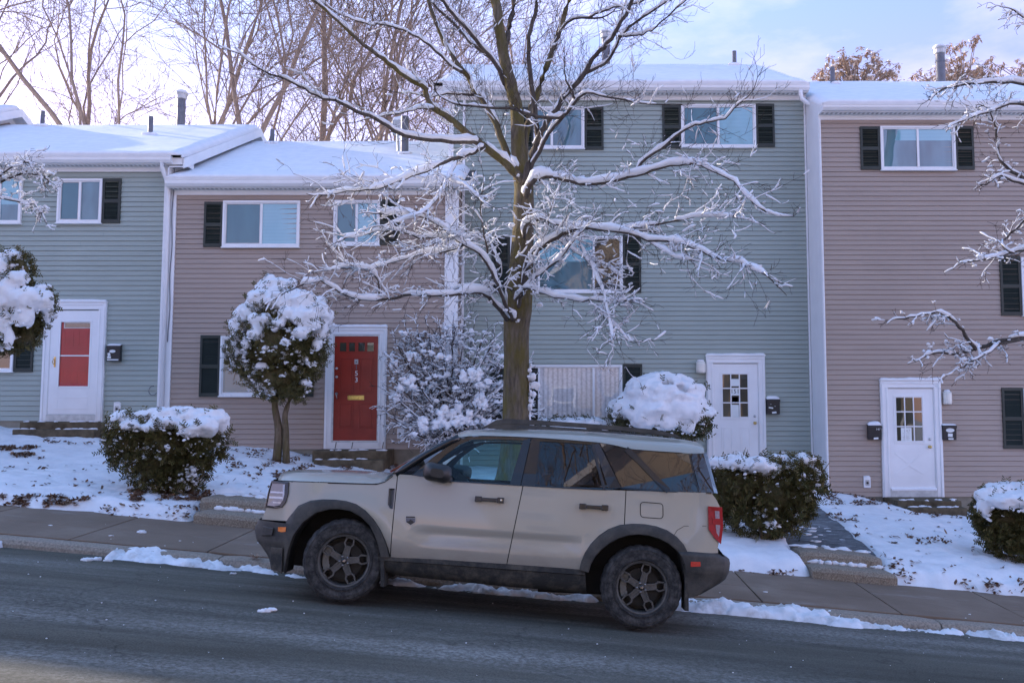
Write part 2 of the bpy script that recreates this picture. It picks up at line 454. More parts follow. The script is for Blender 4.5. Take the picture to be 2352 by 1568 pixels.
m, nt, bs = mat('sidewalk_concrete'); M['sidewalk'] = m
v = coords(nt)
a = ramp(nt, noi(nt, v, .9, 6, .6), [(.3, (.175, .118, .078)), (.55, (.225, .16, .112)), (.75, (.31, .24, .18))])
a = mixc(nt, .5, a, ramp(nt, noi(nt, v, 90, 3), [(.3, (.7, .7, .7)), (.7, (1, 1, 1))]), 'MULTIPLY')
fr = ramp(nt, noi(nt, coords(nt, (.5, 2, 1)), 1.2, 6, .7), [(.6, (0, 0, 0)), (.72, (.4, .4, .4))])
a = mixc(nt, fr, a, (.42, .42, .44))
nt.links.new(a, bs.inputs['Base Color']); bs.inputs['Roughness'].default_value = .8
bump(nt, bs, noi(nt, v, 130, 3), .25, .005)
m, nt, bs = mat('step_stone'); M['step_stone'] = m
v = coords(nt)
a = ramp(nt, noi(nt, v, 60, 4, .7), [(.3, (.13, .10, .07)), (.55, (.30, .25, .19)), (.75, (.46, .41, .34))])
nt.links.new(a, bs.inputs['Base Color']); bs.inputs['Roughness'].default_value = .95
bump(nt, bs, noi(nt, v, 70, 4), .8, .012)
m, nt, bs = mat('path_stone'); M['path'] = m
v = coords(nt)
a = ramp(nt, noi(nt, v, 4, 5), [(.3, (.075, .08, .085)), (.7, (.14, .145, .15))])
fr = ramp(nt, noi(nt, coords(nt, (1.5, 5, 1)), 3, 6, .75), [(.52, (0, 0, 0)), (.72, (.8, .8, .8))])
a = mixc(nt, fr, a, (.50, .52, .56))
nt.links.new(a, bs.inputs['Base Color']); bs.inputs['Roughness'].default_value = .85
build_ground()
# ------------------------------------------------------------------ terraced houses
YF, YB = 18.8, 19.75
def rect(u0, v0, u1, v1, Y):
    vm, um = (v0 + v1) / 2, (u0 + u1) / 2
    return W(u0, vm, Y).x, W(u1, vm, Y).x, W(um, v1, Y).z, W(um, v0, Y).z   # x0 x1 z0 z1
def siding(mb, p0, p1, z0, z1, nrm, h=.0985, m=0):
    p0 = Vector((p0[0], p0[1], 0)); p1 = Vector((p1[0], p1[1], 0)); n = Vector(nrm)
    z = z0
    while z < z1 - .01:
        zt = min(z + h, z1)
        a, b = p0 + n * .026, p1 + n * .026; c, d = p1 + n * .010, p0 + n * .010
        up = Vector((0, 0, 1)); zc = max(z + .02, zt - .006)
        L_ = (p1 - p0).length; e = [0.0]; x_ = RN.uniform(.3, 3.6)
        while x_ < L_ - .3: e.append(x_ / L_); x_ += 3.66
        e.append(1.0)
        for i_ in range(len(e) - 1):
            o_ = n * (.0022 * (i_ % 2)); t0, t1 = e[i_], e[i_ + 1]
            mb.quad(a.lerp(b, t0) + o_ + up * z, a.lerp(b, t1) + o_ + up * z, d.lerp(c, t1) + o_ + up * zc, d.lerp(c, t0) + o_ + up * zc, m)
        mb.quad(d + up * zc, c + up * zc, p1 + n * .0 + up * zt, p0 + n * .0 + up * zt, m)
        mb.quad(p0 + n * .0 + up * z, p1 + n * .0 + up * z, b + up * z, a + up * z, m)
        z = zt
def frame(mb, x0, x1, z0, z1, yf, yb, w, m=0, wb=None, wt=None):
    wb = w if wb is None else wb; wt = w if wt is None else wt
    mb.box((x0, yf, z1 - wt), (x1, yb, z1), m); mb.box((x0, yf, z0), (x1, yb, z0 + wb), m)
    mb.box((x0, yf, z0 + wb), (x0 + w, yb, z1 - wt), m); mb.box((x1 - w, yf, z0 + wb), (x1, yb, z1 - wt), m)
def window(h, u0, v0, u1, v1, Y, muls=(.5,), panes=('pane_screen', 'pane_blind'), snow=True, blinds={}):
    x0, x1, z0, z1 = rect(u0, v0, u1, v1, Y)
    f = MB(); frame(f, x0, x1, z0, z1, Y - .075, Y - .004, .042)
    frame(f, x0 + .042, x1 - .042, z0 + .042, z1 - .042, Y - .056, Y - .004, .022)
    e = [x0 + .064] + [lerp(x0, x1, q) for q in muls] + [x1 - .064]
    for q in e[1:-1]: f.box((q - .022, Y - .062, z0 + .064), (q + .022, Y - .004, z1 - .064))
    f.box((x0 - .015, Y - .095, z0 - .022), (x1 + .015, Y - .004, z0 - .001))
    fo = f.build('window', 'white', h, bevel=.004)
    for i in range(len(e) - 1):
        a = e[i] + (.022 if i else 0); b = e[i + 1] - (.022 if i < len(e) - 2 else 0)
        p = MB(); t = RN.uniform(-.004, .004); t2 = RN.uniform(-.004, .004)
        yy = Y - .036 + .006 * (i % 2)
        p.quad((a, yy + t, z0 + .064), (b, yy - t, z0 + .064), (b, yy - t + t2, z1 - .064), (a, yy + t + t2, z1 - .064))
        po = p.build('pane', panes[i % len(panes)], fo)
        if panes[i % len(panes)] == 'pane_room' and i in blinds:
            f_ = blinds[i]; bz = lerp(z1 - .064, z0 + .064, f_); bl = MB(); bl.quad((a, yy - .003, bz), (b, yy - .003, bz), (b, yy - .003, z1 - .064), (a, yy - .003, z1 - .064)); bl.build('blind', 'pane_blind', po)
        if panes[i % len(panes)] == 'pane_screen':
            s = MB(); frame(s, a, b, z0 + .064, z1 - .064, yy - .012, yy - .006, .014); s.build('sash', 'galv', fo)
    if snow:
        s = MB()
        for q in range(int((x1 - x0) / .05)):
            x = x0 + .03 + q * .05
            if nz(x * 2, z0 * 3) > -.15: s.blob((x, Y - .082, z1 + .006 if False else z0 + .003), (.04, .012, .006 + .008 * RN.random()), 1)
        if s.v: s.build('snow', 'snow', fo, smooth=True)
    return fo
def shutter(h, u0, v0, u1, v1, Y):
    x0, x1, z0, z1 = rect(u0, v0, u1, v1, Y)
    f = MB(); y0, y1 = Y - .052, Y - .006
    f.box((x0, y1 - .012, z0), (x1, y1, z1))
    w = .045; zm = lerp(z0, z1, .49)
    frame(f, x0, x1, z0, z1, y0, y1 - .012, w, wb=.07, wt=.06)
    f.box((x0 + w, y0, zm - .035), (x1 - w, y1 - .012, zm + .035))
    for a, b in ((z0 + .07, zm - .035), (zm + .035, z1 - .06)):
        n = max(4, int((b - a) / .032))
        for i in range(n):
            z = lerp(a, b, (i + .5) / n); k = (b - a) / n * .52
            f.quad((x0 + w, y0 + .004, z - k), (x1 - w, y0 + .004, z - k), (x1 - w, y1 - .016, z + k), (x0 + w, y1 - .016, z + k))
    return f.build('shutter', 'shutter', h)
def casing(h, u0, v0, u1, v1, Y, zb=None):
    x0, x1, z0, z1 = rect(u0, v0, u1, v1, Y)
    if zb is not None: z0 = zb
    f = MB(); w = .145
    for (a, b) in ((x0, x0 + w), (x1 - w, x1)):
        f.box((a, Y - .075, z0), (b, Y - .002, z1 - w))
        s = 1 if a == x0 else -1; o = a if s > 0 else b
        f.box((o + s * .02, Y - .092, z0), (o + s * .055, Y - .0745, z1 - .055)); f.box((o + s * .105, Y - .084, z0), (o + s * .135, Y - .0745, z1 - .135))
    f.box((x0, Y - .075, z1 - w), (x1, Y - .002, z1))
    f.box((x0 + .056, Y - .092, z1 - .055), (x1 - .056, Y - .0745, z1 - .02)); f.box((x0 + .136, Y - .084, z1 - .135), (x1 - .136, Y - .0745, z1 - .105))
    f.box((x0 - .01, Y - .10, z1), (x1 + .01, Y - .002, z1 + .022))
    c = f.build('door_frame', 'white', h, bevel=.005)
    s = MB(); n = 34
    rows = []
    for j in range(n + 1):
        x = lerp(x0 - .01, x1 + .01, j / n); hh = .035 + .02 * fbm(x * 3, z1, 2) - (.03 if j in (0, n) else 0)
        rows.append([(x, Y - .003, z1 + .022), (x, Y - .003, z1 + .022 + hh), (x, Y - .06, z1 + .024 + hh), (x, Y - .10 - .01 * nz(x * 9, 1), z1 + .022 + hh * .6), (x, Y - .102, z1 + .02)])
    s.grid(rows); s.build('snow', 'snow', c, smooth=True)
    return x0 + w, x1 - w, z0, z1 - w
def hard(h, u, v, Y, kind='knob', m='brass'):
    p = W(u, v, Y); d = MB()
    if kind == 'knob':
        d.lathe([(0, 0), (.03, 0), (.03, -.008), (.012, -.012), (.012, -.04), (.028, -.05), (.03, -.062), (.02, -.074), (0, -.077)], 'y', p, 16)
        return d.build('handle', m, h, smooth=True)
    if kind == 'bolt':
        d.lathe([(0, 0), (.026, 0), (.027, -.012), (.018, -.02), (0, -.022)], 'y', p, 16)
        return d.build('lock', m, h, smooth=True)
    if kind == 'lever':
        d.lathe([(0, 0), (.03, 0), (.03, -.012), (.014, -.02), (.014, -.045), (0, -.05)], 'y', p, 14)
        d.tube([p + Vector((0, -.04, 0)), p + Vector((.012, -.05, -.03)), p + Vector((.02, -.04, -.10))], [.011, .010, .008], 8)
        return d.build('handle', m, h, smooth=True)
def wall_lamp(h, u0, v0, u1, v1, Y):
    x0, x1, z0, z1 = rect(u0, v0, u1, v1, Y); xm = (x0 + x1) / 2; r = (x1 - x0) / 2
    d = MB(); d.box((x0 + .012, Y - .03, z0 + .01), (x1 - .012, Y - .002, z1 - .03))
    o = d.build('wall_lamp', 'white', h, bevel=.006)
    g = MB()
    g.lathe([(0, z0), (r * .82, z0), (r * .98, z0 + .02), (r, z0 + .05), (r, z1 - r * .9), (r * .86, z1 - r * .35), (r * .5, z1 - .03), (0, z1 - .02)], 'z', (xm, Y - .03 - r * .62, 0), 20)
    g.build('lamp_glass', 'lamp_plastic', o, smooth=True)
    s = MB(); s.blob((xm, Y - .03 - r * .5, z1 - .015), (r * .75, r * .7, .028), 2, jit=.15); s.build('snow', 'snow', o, smooth=True)
def outlet(h, u0, v0, u1, v1, Y):
    x0, x1, z0, z1 = rect(u0, v0, u1, v1, Y); d = MB()
    d.box((x0, Y - .05, z0), (x1, Y - .002, z1)); o = d.build('tap_box', 'white', h, bevel=.012)
    e = MB(); w = x1 - x0
    e.box((x0 + w * .2, Y - .054, z0 + (z1 - z0) * .22), (x1 - w * .2, Y - .0495, z1 - (z1 - z0) * .28))
    e.build('recess', 'galv', o)
    k = MB(); k.lathe([(0, -.002), (w * .17, 0), (w * .17, -.012), (0, -.014)], 'y', ((x0 + x1) / 2, Y - .052, (z0 + z1) / 2 - .01), 12); k.build('tap', 'black_metal', o)
    s = MB(); s.blob(((x0 + x1) / 2, Y - .03, z1 + .004), (w * .5, .03, .016), 2, jit=.2); s.build('snow', 'snow', o, smooth=True)

MEAVE = .24
def house(name, label, xl, xr, Y, vbot, veave, vgut, vridge, smat, uref, rake_l=True, rake_r=True, ret_r=None):
    zb = W(uref, vbot, Y).z; ye = Y - MEAVE
    zg = W(uref, veave, ye - .1).z; zgb = W(uref, vgut, ye - .1).z
    yr = ye + 4.75; zr = W(uref, vridge, yr).z
    slope = (zr - zg - .10) / (yr - ye)
    zsof = zgb - .012
    h = thing(name, ((xl + xr) / 2, Y, zb), label, 'house', 'townhouses stepping down the hill')
    w = MB()
    siding(w, (xl, Y), (xr, Y), zb, zsof - .07, (0, -1, 0))
    body = [(xl + .003, Y, zb), (xr - .003, Y, zb)]
    # side and back walls with gables, plain boards
    zt = zsof + .1
    def side(x, s):
        pts = [(x, Y, zb - 1.2), (x, Y, zt), (x, yr, zt + slope * (yr - Y) + .12), (x, 2 * yr - Y, zt), (x, 2 * yr - Y, zb - 1.2)]
        w.add(pts, [tuple(range(5)) if s > 0 else tuple(reversed(range(5)))])
    side(xl + .004, -1); side(xr - .004, 1)
    w.quad((xl, 2 * yr - Y, zb - 1.2), (xr, 2 * yr - Y, zb - 1.2), (xr, 2 * yr - Y, zt), (xl, 2 * yr - Y, zt))
    if ret_r: siding(w, (xr, Y), (xr, Y + ret_r), zb, zsof - .02, (1, 0, 0))
    w.build('wall', smat, h)
    f = MB(); f.box((xl + .002, Y - .001, zb - 1.3), (xr - .002, Y + .3, zb + .004)); f.build('foundation', 'foundation', h)
    # eave
    t = MB()
    t.box((xl, Y - .034, zsof - .10), (xr, Y - .002, zsof - .002))
    la, lb = xl - (.29 if rake_l else .0), xr + (.29 if rake_r else .0)
    t.box((la, ye + .02, zsof), (lb, Y + .02, zsof + .02))
    t.box((la, ye, zsof - .004), (lb, ye + .022, zg - .02))
    for on, x in ((rake_l, la), (rake_r, lb - .02)):
        if on: t.prism([(x, ye + .021, zsof + .021), (x, Y + .35, zsof + .021), (x, Y + .35, zg + slope * (Y + .35 - ye) - .1), (x, ye + .021, zg - .06)], (.02, 0, 0))
    t.build('eave_trim', 'white', h)
    vs = MB(); n = int((xr - xl) / .09)
    for i in range(n):
        x = xl + (i + .5) * (xr - xl) / n; vs.box((x - .02, ye + .06, zsof - .006), (x + .02, Y - .09, zsof - .0005))
    vs.build('soffit_vent', 'galv', h)
    g = MB(); gp = [(ye - .002, zg - .012), (ye - .002, zgb), (ye - .075, zgb), (ye - .12, zgb + .05), (ye - .125, zg - .03), (ye - .14, zg - .02), (ye - .14, zg)]
    a, b = xl - .10 * rake_l, xr + .10 * rake_r
    g.grid([[(x, y, z) for y, z in gp] for x in np.linspace(a, b, 6)]); 
    for x in (a, b): g.add([(x, y, z) for y, z in gp], [tuple(range(len(gp)))])
    g.build('gutter', 'white', h)
    # roof deck and rake boards
    r = MB(); ov = .30
    a, b = xl - (ov if rake_l else 0), xr + (ov if rake_r else 0)
    yb_ = 2 * yr - ye
    prof = [(ye, zg - .04), (yr, zg + slope * (yr - ye) - .03), (yb_, zg - .04)]
    r.grid([[(x, y, z) for y, z in prof] for x in (a, b)])
    r.grid([[(x, y, z - .05) for y, z in prof] for x in (a, b)])
    ro = r.build('roof', 'shingle', h)
    for on, x, s in ((rake_l, a, -1), (rake_r, b, 1)):
        if not on: continue
        k = MB()
        for (p, q) in ((prof[0], prof[1]), (prof[2], prof[1])):
            k.prism([(x, p[0], p[1] + .01), (x, q[0], q[1] + .01), (x, q[0], q[1] - .19), (x, p[0], p[1] - .19)], (s * .025, 0, 0))
            xx = x - s * ov
            k.prism([(xx, p[0], p[1] - .15), (xx, q[0], q[1] - .15), (xx, q[0], q[1] - .17), (xx, p[0], p[1] - .17)], (s * ov, 0, 0))
            n = 26
            for i in range(n):
                y = lerp(p[0], q[0], (i + .5) / n); z = lerp(p[1], q[1], (i + .5) / n) - .172
                k.box((xx + s * .02, y - .008, z - .012), (x - s * .01, y + .008, z + .004))
            k.prism([(xx + s * .006, p[0], p[1] - .15), (xx + s * .006, q[0], q[1] - .15), (xx + s * .006, q[0], q[1] - .33), (xx + s * .006, p[0], p[1] - .33)], (s * .02, 0, 0))
        k.build('rake_board', 'white', ro)
    # snow blanket on the roof
    s = MB(); xs = np.arange(a - .02, b + .021, .14); sp = []
    T = .14
    for (y, z) in [(ye - .120, zg + .002), (ye - .132, zg + .025), (ye - .125, zg + .06), (ye - .09, zg + .09), (ye - .03, zg + .115)]: sp.append((y, z))
    for q in np.linspace(.06, 1, 16): sp.append((lerp(ye, yr, q), zg + T - .02 + slope * (yr - ye) * q))
    sp[-1] = (yr, sp[-1][1] - .05)
    for q in np.linspace(.9, 0, 8): sp.append((lerp(yb_, yr, q), zg + T - .02 + slope * (yr - ye) * q))
    sp.append((yb_ + .12, zg))
    rows = []
    for i, x in enumerate(xs):
        e = clamp(min(x - xs[0], xs[-1] - x) / .16); dd = (1 - e) ** 2 * .13
        row = []
        for j, (y, z) in enumerate(sp):
            nn = .035 * fbm(x * .8, y * .8, 3) + .012 * nz(x * 3.1, y * 3.1, z)
            if j < 5: row.append((x, y - .02 * (fbm(x * 1.3, 2.2, xl) ) - .012 * nz(x * 6, 0), z + .025 * nz(x * 2.0, j * .2) * (j / 5) - dd * (j / 5)))
            else: row.append((x, y, z + nn * .6 - dd))
        rows.append(row)
    base_row = [(y, zg - .03 + slope * max(0, (yr - ye) - abs(y - yr))) for y, z in sp]
    rows = [[(xs[0] + .02, y, z) for y, z in base_row]] + rows + [[(xs[-1] - .02, y, z) for y, z in base_row]]
    s.grid(rows); s.build('roof_snow', 'snow', ro, smooth=True)
    def roofz(y): return zg + T + slope * ((yr - ye) - abs(y - yr))
    h['_'] = 0; del h['_']
    return h, dict(zb=zb, ye=ye, yr=yr, zg=zg, zgb=zgb, zsof=zsof, slope=slope, roof=ro, roofz=roofz)
def vent(info, u, v0, v1, y, r=.055, cap=False, box=False):
    if y < info['yr']:      # stand the pipe where the sight line meets the snowy slope
        y = info['ye'] + .3
        while y < info['yr'] and W(u, v1, y).z > info['roofz'](y) - .03: y += .02
    p0 = W(u, v1, y); p1 = W(u, v0, y); x = p0.x; zt = p1.z
    zb = info['roofz'](y) - .35
    m = MB()
    if cap:
        m.lathe([(r, zb), (r, zt - .16)], 'z', (x, y, 0), 18)
        m.lathe([(r * 1.08, zt - .42), (r * 1.08, zt - .38), (r, zt - .37)], 'z', (x, y, 0), 18)
        o = m.build('chimney_pipe', 'pipe', info['roof'], smooth=True)
        c = MB(); c.lathe([(r, zt - .2), (r * 1.25, zt - .19), (r * 1.3, zt - .08), (r * 1.55, zt - .07), (r * 1.55, zt - .035), (0, zt - .02)], 'z', (x, y, 0), 18)
        c.build('pipe_cap', 'galv', o, smooth=False)
        s = MB(); s.blob((x, y, zt - .02), (r * 1.45, r * 1.45, .07), 2, jit=.1); s.build('snow', 'snow', o, smooth=True)
    else:
        m.lathe([(r, zb), (r, zt), (r * .8, zt), (r * .8, zt - .1)], 'z', (x, y, 0), 14)
        o = m.build('vent_pipe', 'pipe', info['roof'], smooth=False)
    s = MB()
    for q in range(7): s.blob((x + RN.uniform(-.1, .1), y - .02, info['roofz'](y) - .02), (.09, .09, .04), 2, jit=.2, seed=q)
    s.build('snow', 'snow', o, smooth=True)
    return o

XA, XB, XC, XD, XE = -42.0, -13.65, (381 - CX) / 117.02, (1045 - CX) / 117.02, (1893 - CX) / 117.02
# --- far left house: only its roof end shows; unseen length stretched uphill to shade the road
h0, i0 = house('townhouse', 'white roof end of the townhouse furthest up the hill, at the left edge', XA, XB, YF, 880, 300, 318, 240, 'siding_brown', 0, True, True)
# --- 1: grey, two storeys, storm door
h1, i1 = house('townhouse', 'grey two storey townhouse with the white storm door showing a red door inside', XB, XC, YF, 966, 357, 373, 285, 'siding_grey', 250, False, True)
window(h1, -48, 405, 53, 514, YF, panes=('pane_room', 'pane_room'), blinds={0: .6, 1: .62}); window(h1, 135, 412, 237, 513, YF, panes=('pane_screen', 'pane_room')); shutter(h1, 237.5, 411, 279, 513, YF)
window(h1, -110, 712, 36, 853, YF, panes=('pane_room', 'pane_dark')); shutter(h1, 37, 712, 80, 854, YF)
cx0, cx1, cz0, cz1 = casing(h1, 101, 695, 243, 967, YF)
d = MB(); x0, x1, z0, z1 = rect(141, 740, 209, 887, YF)
zs_ = W(170, 951, YF).z
d.box((cx0, YF - .065, zs_), (x0, YF - .012, cz1 - .02)); d.box((x1, YF - .065, zs_), (cx1, YF - .012, cz1 - .02))
d.box((x0, YF - .065, z1), (x1, YF - .012, cz1 - .02)); d.box((x0, YF - .065, zs_), (x1, YF - .012, z0))
frame(d, x0 - .03, x1 + .03, z0 - .03, z1 + .03, YF - .073, YF - .064, .032)
zm = W(175, 817, YF).z; d.box((x0, YF - .068, zm - .012), (x1, YF - .048, zm + .012))
for a, b in ((.10, .115), (.32, .335)): d.box((cx0 + .12, YF - .069, zs_ + a), (cx1 - .12, YF - .064, zs_ + b))
dr = d.build('storm_door', 'white', h1, bevel=.003)
d = MB(); d.box((x0, YF - .036, z0), (x1, YF - .030, z1)); 
for a, b in ((.10, .42), (.58, .90)):
    for c, e in ((.03, .27), (.62, .88)):
        frame(d, lerp(x0, x1, a), lerp(x0, x1, b), lerp(z0, z1, c), lerp(z0, z1, e), YF - .041, YF - .035, .02)
di = d.build('inner_door', 'red_bright', dr)
d = MB(); d.box((x0 + .07, YF - .042, z1 - .10), (x1 - .01, YF - .0365, z1 - .015)); d.build('lite', 'pane_dark', di)
d = MB(); frame(d, x0 + .05, x1 + .002, z1 - .125, z1 + .0, YF - .046, YF - .0365, .022); d.build('lite_frame', 'white', di)
m_, nt, bs = mat('storm_glass'); M['storm_glass'] = m_
gl = nt.nodes.new('ShaderNodeBsdfGlossy'); gl.inputs['Roughness'].default_value = .02
tr = nt.nodes.new('ShaderNodeBsdfTransparent'); mx = nt.nodes.new('ShaderNodeMixShader')
fr = nt.nodes.new('ShaderNodeFresnel'); fr.inputs['IOR'].default_value = 1.42
nt.links.new(fr.outputs[0], mx.inputs[0]); nt.links.new(tr.outputs[0], mx.inputs[1]); nt.links.new(gl.outputs[0], mx.inputs[2])
nt.links.new(mx.outputs[0], nt.nodes['Material Output'].inputs[0])
d = MB(); d.quad((x0, YF - .054, z0), (x1, YF - .054, z0), (x1, YF - .052, z1), (x0, YF - .052, z1)); d.build('pane', 'storm_glass', dr)
p = W(126, 831, YF - .066); d = MB(); d.box((p.x - .012, p.y - .012, p.z - .10), (p.x + .014, p.y + .001, p.z + .10)); d.tube([p + Vector((-.01, -.03, -.05)), p + Vector((-.02, -.055, 0)), p + Vector((-.01, -.03, .06))], .008, 8)
d.build('handle', 'brass', dr)
d = MB(); d.box((cx0 - .02, YF - .09, cz0 - .02), (cx1 + .02, YF - .004, zs_ - .006)); d.build('threshold', 'white_worn', h1, bevel=.006)
outlet(h1, 263, 925, 279, 950, YF)
# corner board, downspout, hanging cable between houses 1 and 2
c = MB(); c.box((XC - .13, YF - .05, i1['zb'] - .45), (XC - .005, YF - .002, i1['zsof'] - .1)); c.build('corner_board', 'white', h1, bevel=.004)
d = MB(); xx = XC - .02; zt = i1['zgb'] + .01
d.tube([(xx - .07, i1['ye'] - .06, zt), (xx - .07, i1['ye'] - .06, zt - .1), (xx - .04, YF - .12, zt - .32), (xx, YF - .095, zt - .42), (xx, YF - .095, i1['zb'] - .5)], .042, 10)
d.build('downspout', 'white', h1, smooth=True)
d = MB(); pts = [W(384 + 4 * math.sin(v * .02), v, YF - .07) for v in range(385, 800, 25)]
pts = [Vector((XC + .055 + .012 * math.sin(i * 1.1), YF - .062, p.z)) for i, p in enumerate(pts)]; d.tube(pts, .008, 6)
q = W(352, 897, YF - .05); d.tube([q + Vector((.08 * math.cos(a), -.02, .09 * math.sin(a))) for a in np.linspace(1.4, 5.8, 14)], .007, 6)
d.build('cable', 'pipe', h1, smooth=True)
vent(i1, 97, 255, 290, i1['yr'] - .5, .05); vent(i1, 345, 268, 310, i1['yr'] - .9, .055)
vent(i1, 415, 211, 285, i1['yr'] + .6, .105, cap=True)

# --- 2: brown, two storeys, red front door
h2, i2 = house('townhouse', 'brown two storey townhouse with the dark red front door', XC, XD, YF, 1031, 410, 427, 322, 'siding_brown', 700, False, True, ret_r=YB - YF)
window(h2, 513.5, 462, 690, 568, YF, panes=('pane_screen', 'pane_blind')); shutter(h2, 470, 464.5, 513, 568, YF)
window(h2, 767.5, 461, 873.5, 564, YF, panes=('pane_screen', 'pane_blind')); shutter(h2, 874.5, 459.5, 918, 563.5, YF)
window(h2, 507.5, 772, 679, 909, YF, panes=('pane_screen', 'pane_room')); shutter(h2, 460.5, 770, 507, 911, YF); shutter(h2, 680, 770, 722, 911, YF)
cx0, cx1, cz0, cz1 = casing(h2, 748, 752.5, 888.5, 1034, YF)
zs_ = W(818, 1011, YF).z
d = MB(); d.box((cx0, YF - .045, zs_), (cx1, YF - .012, cz1))
def dr_(u0, v0, u1, v1): return rect(u0, v0, u1, v1, YF - .045)
for (a, b, c_, e) in ((780, 821.5, 812, 903), (825, 821.5, 859, 903), (779, 925.5, 811, 983), (824.5, 925.5, 858.5, 983)):
    x0, x1, z0, z1 = dr_(a, b, c_, e)
    frame(d, x0, x1, z0, z1, YF - .052, YF - .044, .018); d.box((x0 + .04, YF - .053, z0 + .04), (x1 - .04, YF - .044, z1 - .04))
dr = d.build('front_door', 'red_door', h2, bevel=.003)
for a, b in ((780.5, 796), (801.8, 816), (823, 838.5), (843.5, 859)):
    x0, x1, z0, z1 = dr_(a, 786.5, b, 807)
    g = MB(); frame(g, x0 - .012, x1 + .012, z0 - .012, z1 + .012, YF - .052, YF - .044, .014); go = g.build('lite_frame', 'red_door', dr)
    g = MB(); g.quad((x0, YF - .0465, z0), (x1, YF - .0465, z0), (x1, YF - .0465, z1), (x0, YF - .0465, z1)); g.build('lite', 'pane_door', dr)
x0, x1, z0, z1 = dr_(798.6, 907.6, 836.8, 918.4)
g = MB(); frame(g, x0, x1, z0, z1, YF - .058, YF - .044, .016); g.box((x0 + .016, YF - .054, z0 + .016), (x1 - .016, YF - .044, z1 - .016)); g.build('mail_slot', 'brass', dr, bevel=.003)
x0, x1, z0, z1 = dr_(814.3, 825, 823, 836)
g = MB(); g.box((x0, YF - .054, z0), (x1, YF - .044, z1)); go = g.build('door_viewer', 'galv', dr, bevel=.003)
g = MB(); g.lathe([(0, 0), (.012, 0), (.012, -.012), (0, -.013)], 'y', ((x0 + x1) / 2, YF - .054, (z0 + z1) / 2 - .005), 12); g.build('lens', 'black_metal', go)
for ch, v, mm in (('1', 843.5, 'pipe'), ('5', 857.5, 'paper'), ('3', 872.5, 'paper')):
    textmesh(ch, .135, W(818.6, v, YF - .049), mm, dr, 'house_number', depth=.003)
hard(dr, 773.5, 846, YF - .045, 'bolt', 'steel'); hard(dr, 773.5, 865.5, YF - .045, 'bolt', 'steel'); hard(dr, 773, 904, YF - .045, 'lever', 'steel')
d = MB(); frame(d, cx0 - .001, cx1 + .001, zs_ - .03, cz1 + .001, YF - .066, YF - .046, .028, wb=.03); d.build('door_stop', 'white_worn', h2)
d = MB(); d.box((cx0 - .02, YF - .09, cz0 - .02), (cx1 + .02, YF - .004, zs_ - .034)); o = d.build('threshold', 'white', h2, bevel=.004)
d = MB()
for u in (770.5, 808.6, 879):
    p = W(u, 1021, YF - .093); d.prism([p + Vector((-.012, 0, -.07)), p + Vector((.0, 0, -.07)), p + Vector((.022, 0, .05)), p + Vector((.008, 0, .05))], (0, -.004, 0))
d.build('scuff', 'black_metal', o)
outlet(h2, 913, 985, 929, 1007, YF)
c = MB(); c.box((XC + .005, YF - .05, i2['zb'] - .3), (XC + .115, YF - .002, i2['zsof'] - .1)); c.build('corner_board', 'white', h2, bevel=.004)
c = MB(); c.box((XD - .215, YF - .05, i2['zb'] - .3), (XD + .045, YF - .002, i2['zsof'] - .1)); c.box((XD + .022, YF - .002, i2['zb'] - .3), (XD + .045, YF + .06, i2['zsof'] - .1)); c.build('corner_board', 'white', h2, bevel=.004)
vent(i2, 625, 297, 330, i2['yr'] - .45, .052)
o = vent(i2, 929, 268, 354, i2['yr'] - 1.5, .09); YV = i2['yr'] - 1.35
p = W(921, 292, YV); d = MB(); d.box((p.x - .17, p.y - .28, p.z - .2), (p.x + .16, p.y + .05, p.z + .10)); d.build('vent_hood', 'galv', o, bevel=.03)
s = MB(); s.blob((p.x, p.y - .12, p.z + .12), (.17, .18, .09), 2, jit=.2); s.build('snow', 'snow', o, smooth=True)
a, b = W(913, 302, i2['yr'] - 1.7), W(914, 345, i2['yr'] - 1.9); d = MB(); d.tube([a, b + Vector((0, 0, -.1))], .03, 6); d.build('vent_brace', 'galv', o)

# --- 3: grey-green, three storeys
h3, i3 = house('townhouse', 'tall grey green three storey townhouse set back behind the big bare tree', XD - .27, XE, YB, 1078, 192, 207, 148, 'siding_grey', 1600, True, False)
window(h3, 1226, 247, 1342, 342.5, YB, muls=(.36,), panes=('pane_screen', 'pane_room')); shutter(h3, 1343, 246.5, 1386, 345, YB); shutter(h3, 1183, 248, 1226, 345, YB)
window(h3, 1563.5, 241.5, 1735, 340, YB, panes=('pane_screen', 'pane_blind')); shutter(h3, 1521, 243, 1563, 341, YB); shutter(h3, 1735.5, 240, 1778, 338.5, YB)
window(h3, 1172, 543, 1430, 672, YB, muls=(.255, .742), panes=('pane_room', 'pane_room', 'pane_dark'), blinds={0: .4, 1: .45}); shutter(h3, 1430.5, 540, 1472, 672.5, YB); shutter(h3, 1129, 543, 1171, 672.5, YB)
window(h3, 1171, 838, 1429, 978, YB, muls=(.26, .745), panes=('pane_dark', 'pane_curtain', 'pane_curtain')); shutter(h3, 1431.5, 836, 1475, 977, YB); shutter(h3, 1126, 838, 1170, 977, YB)
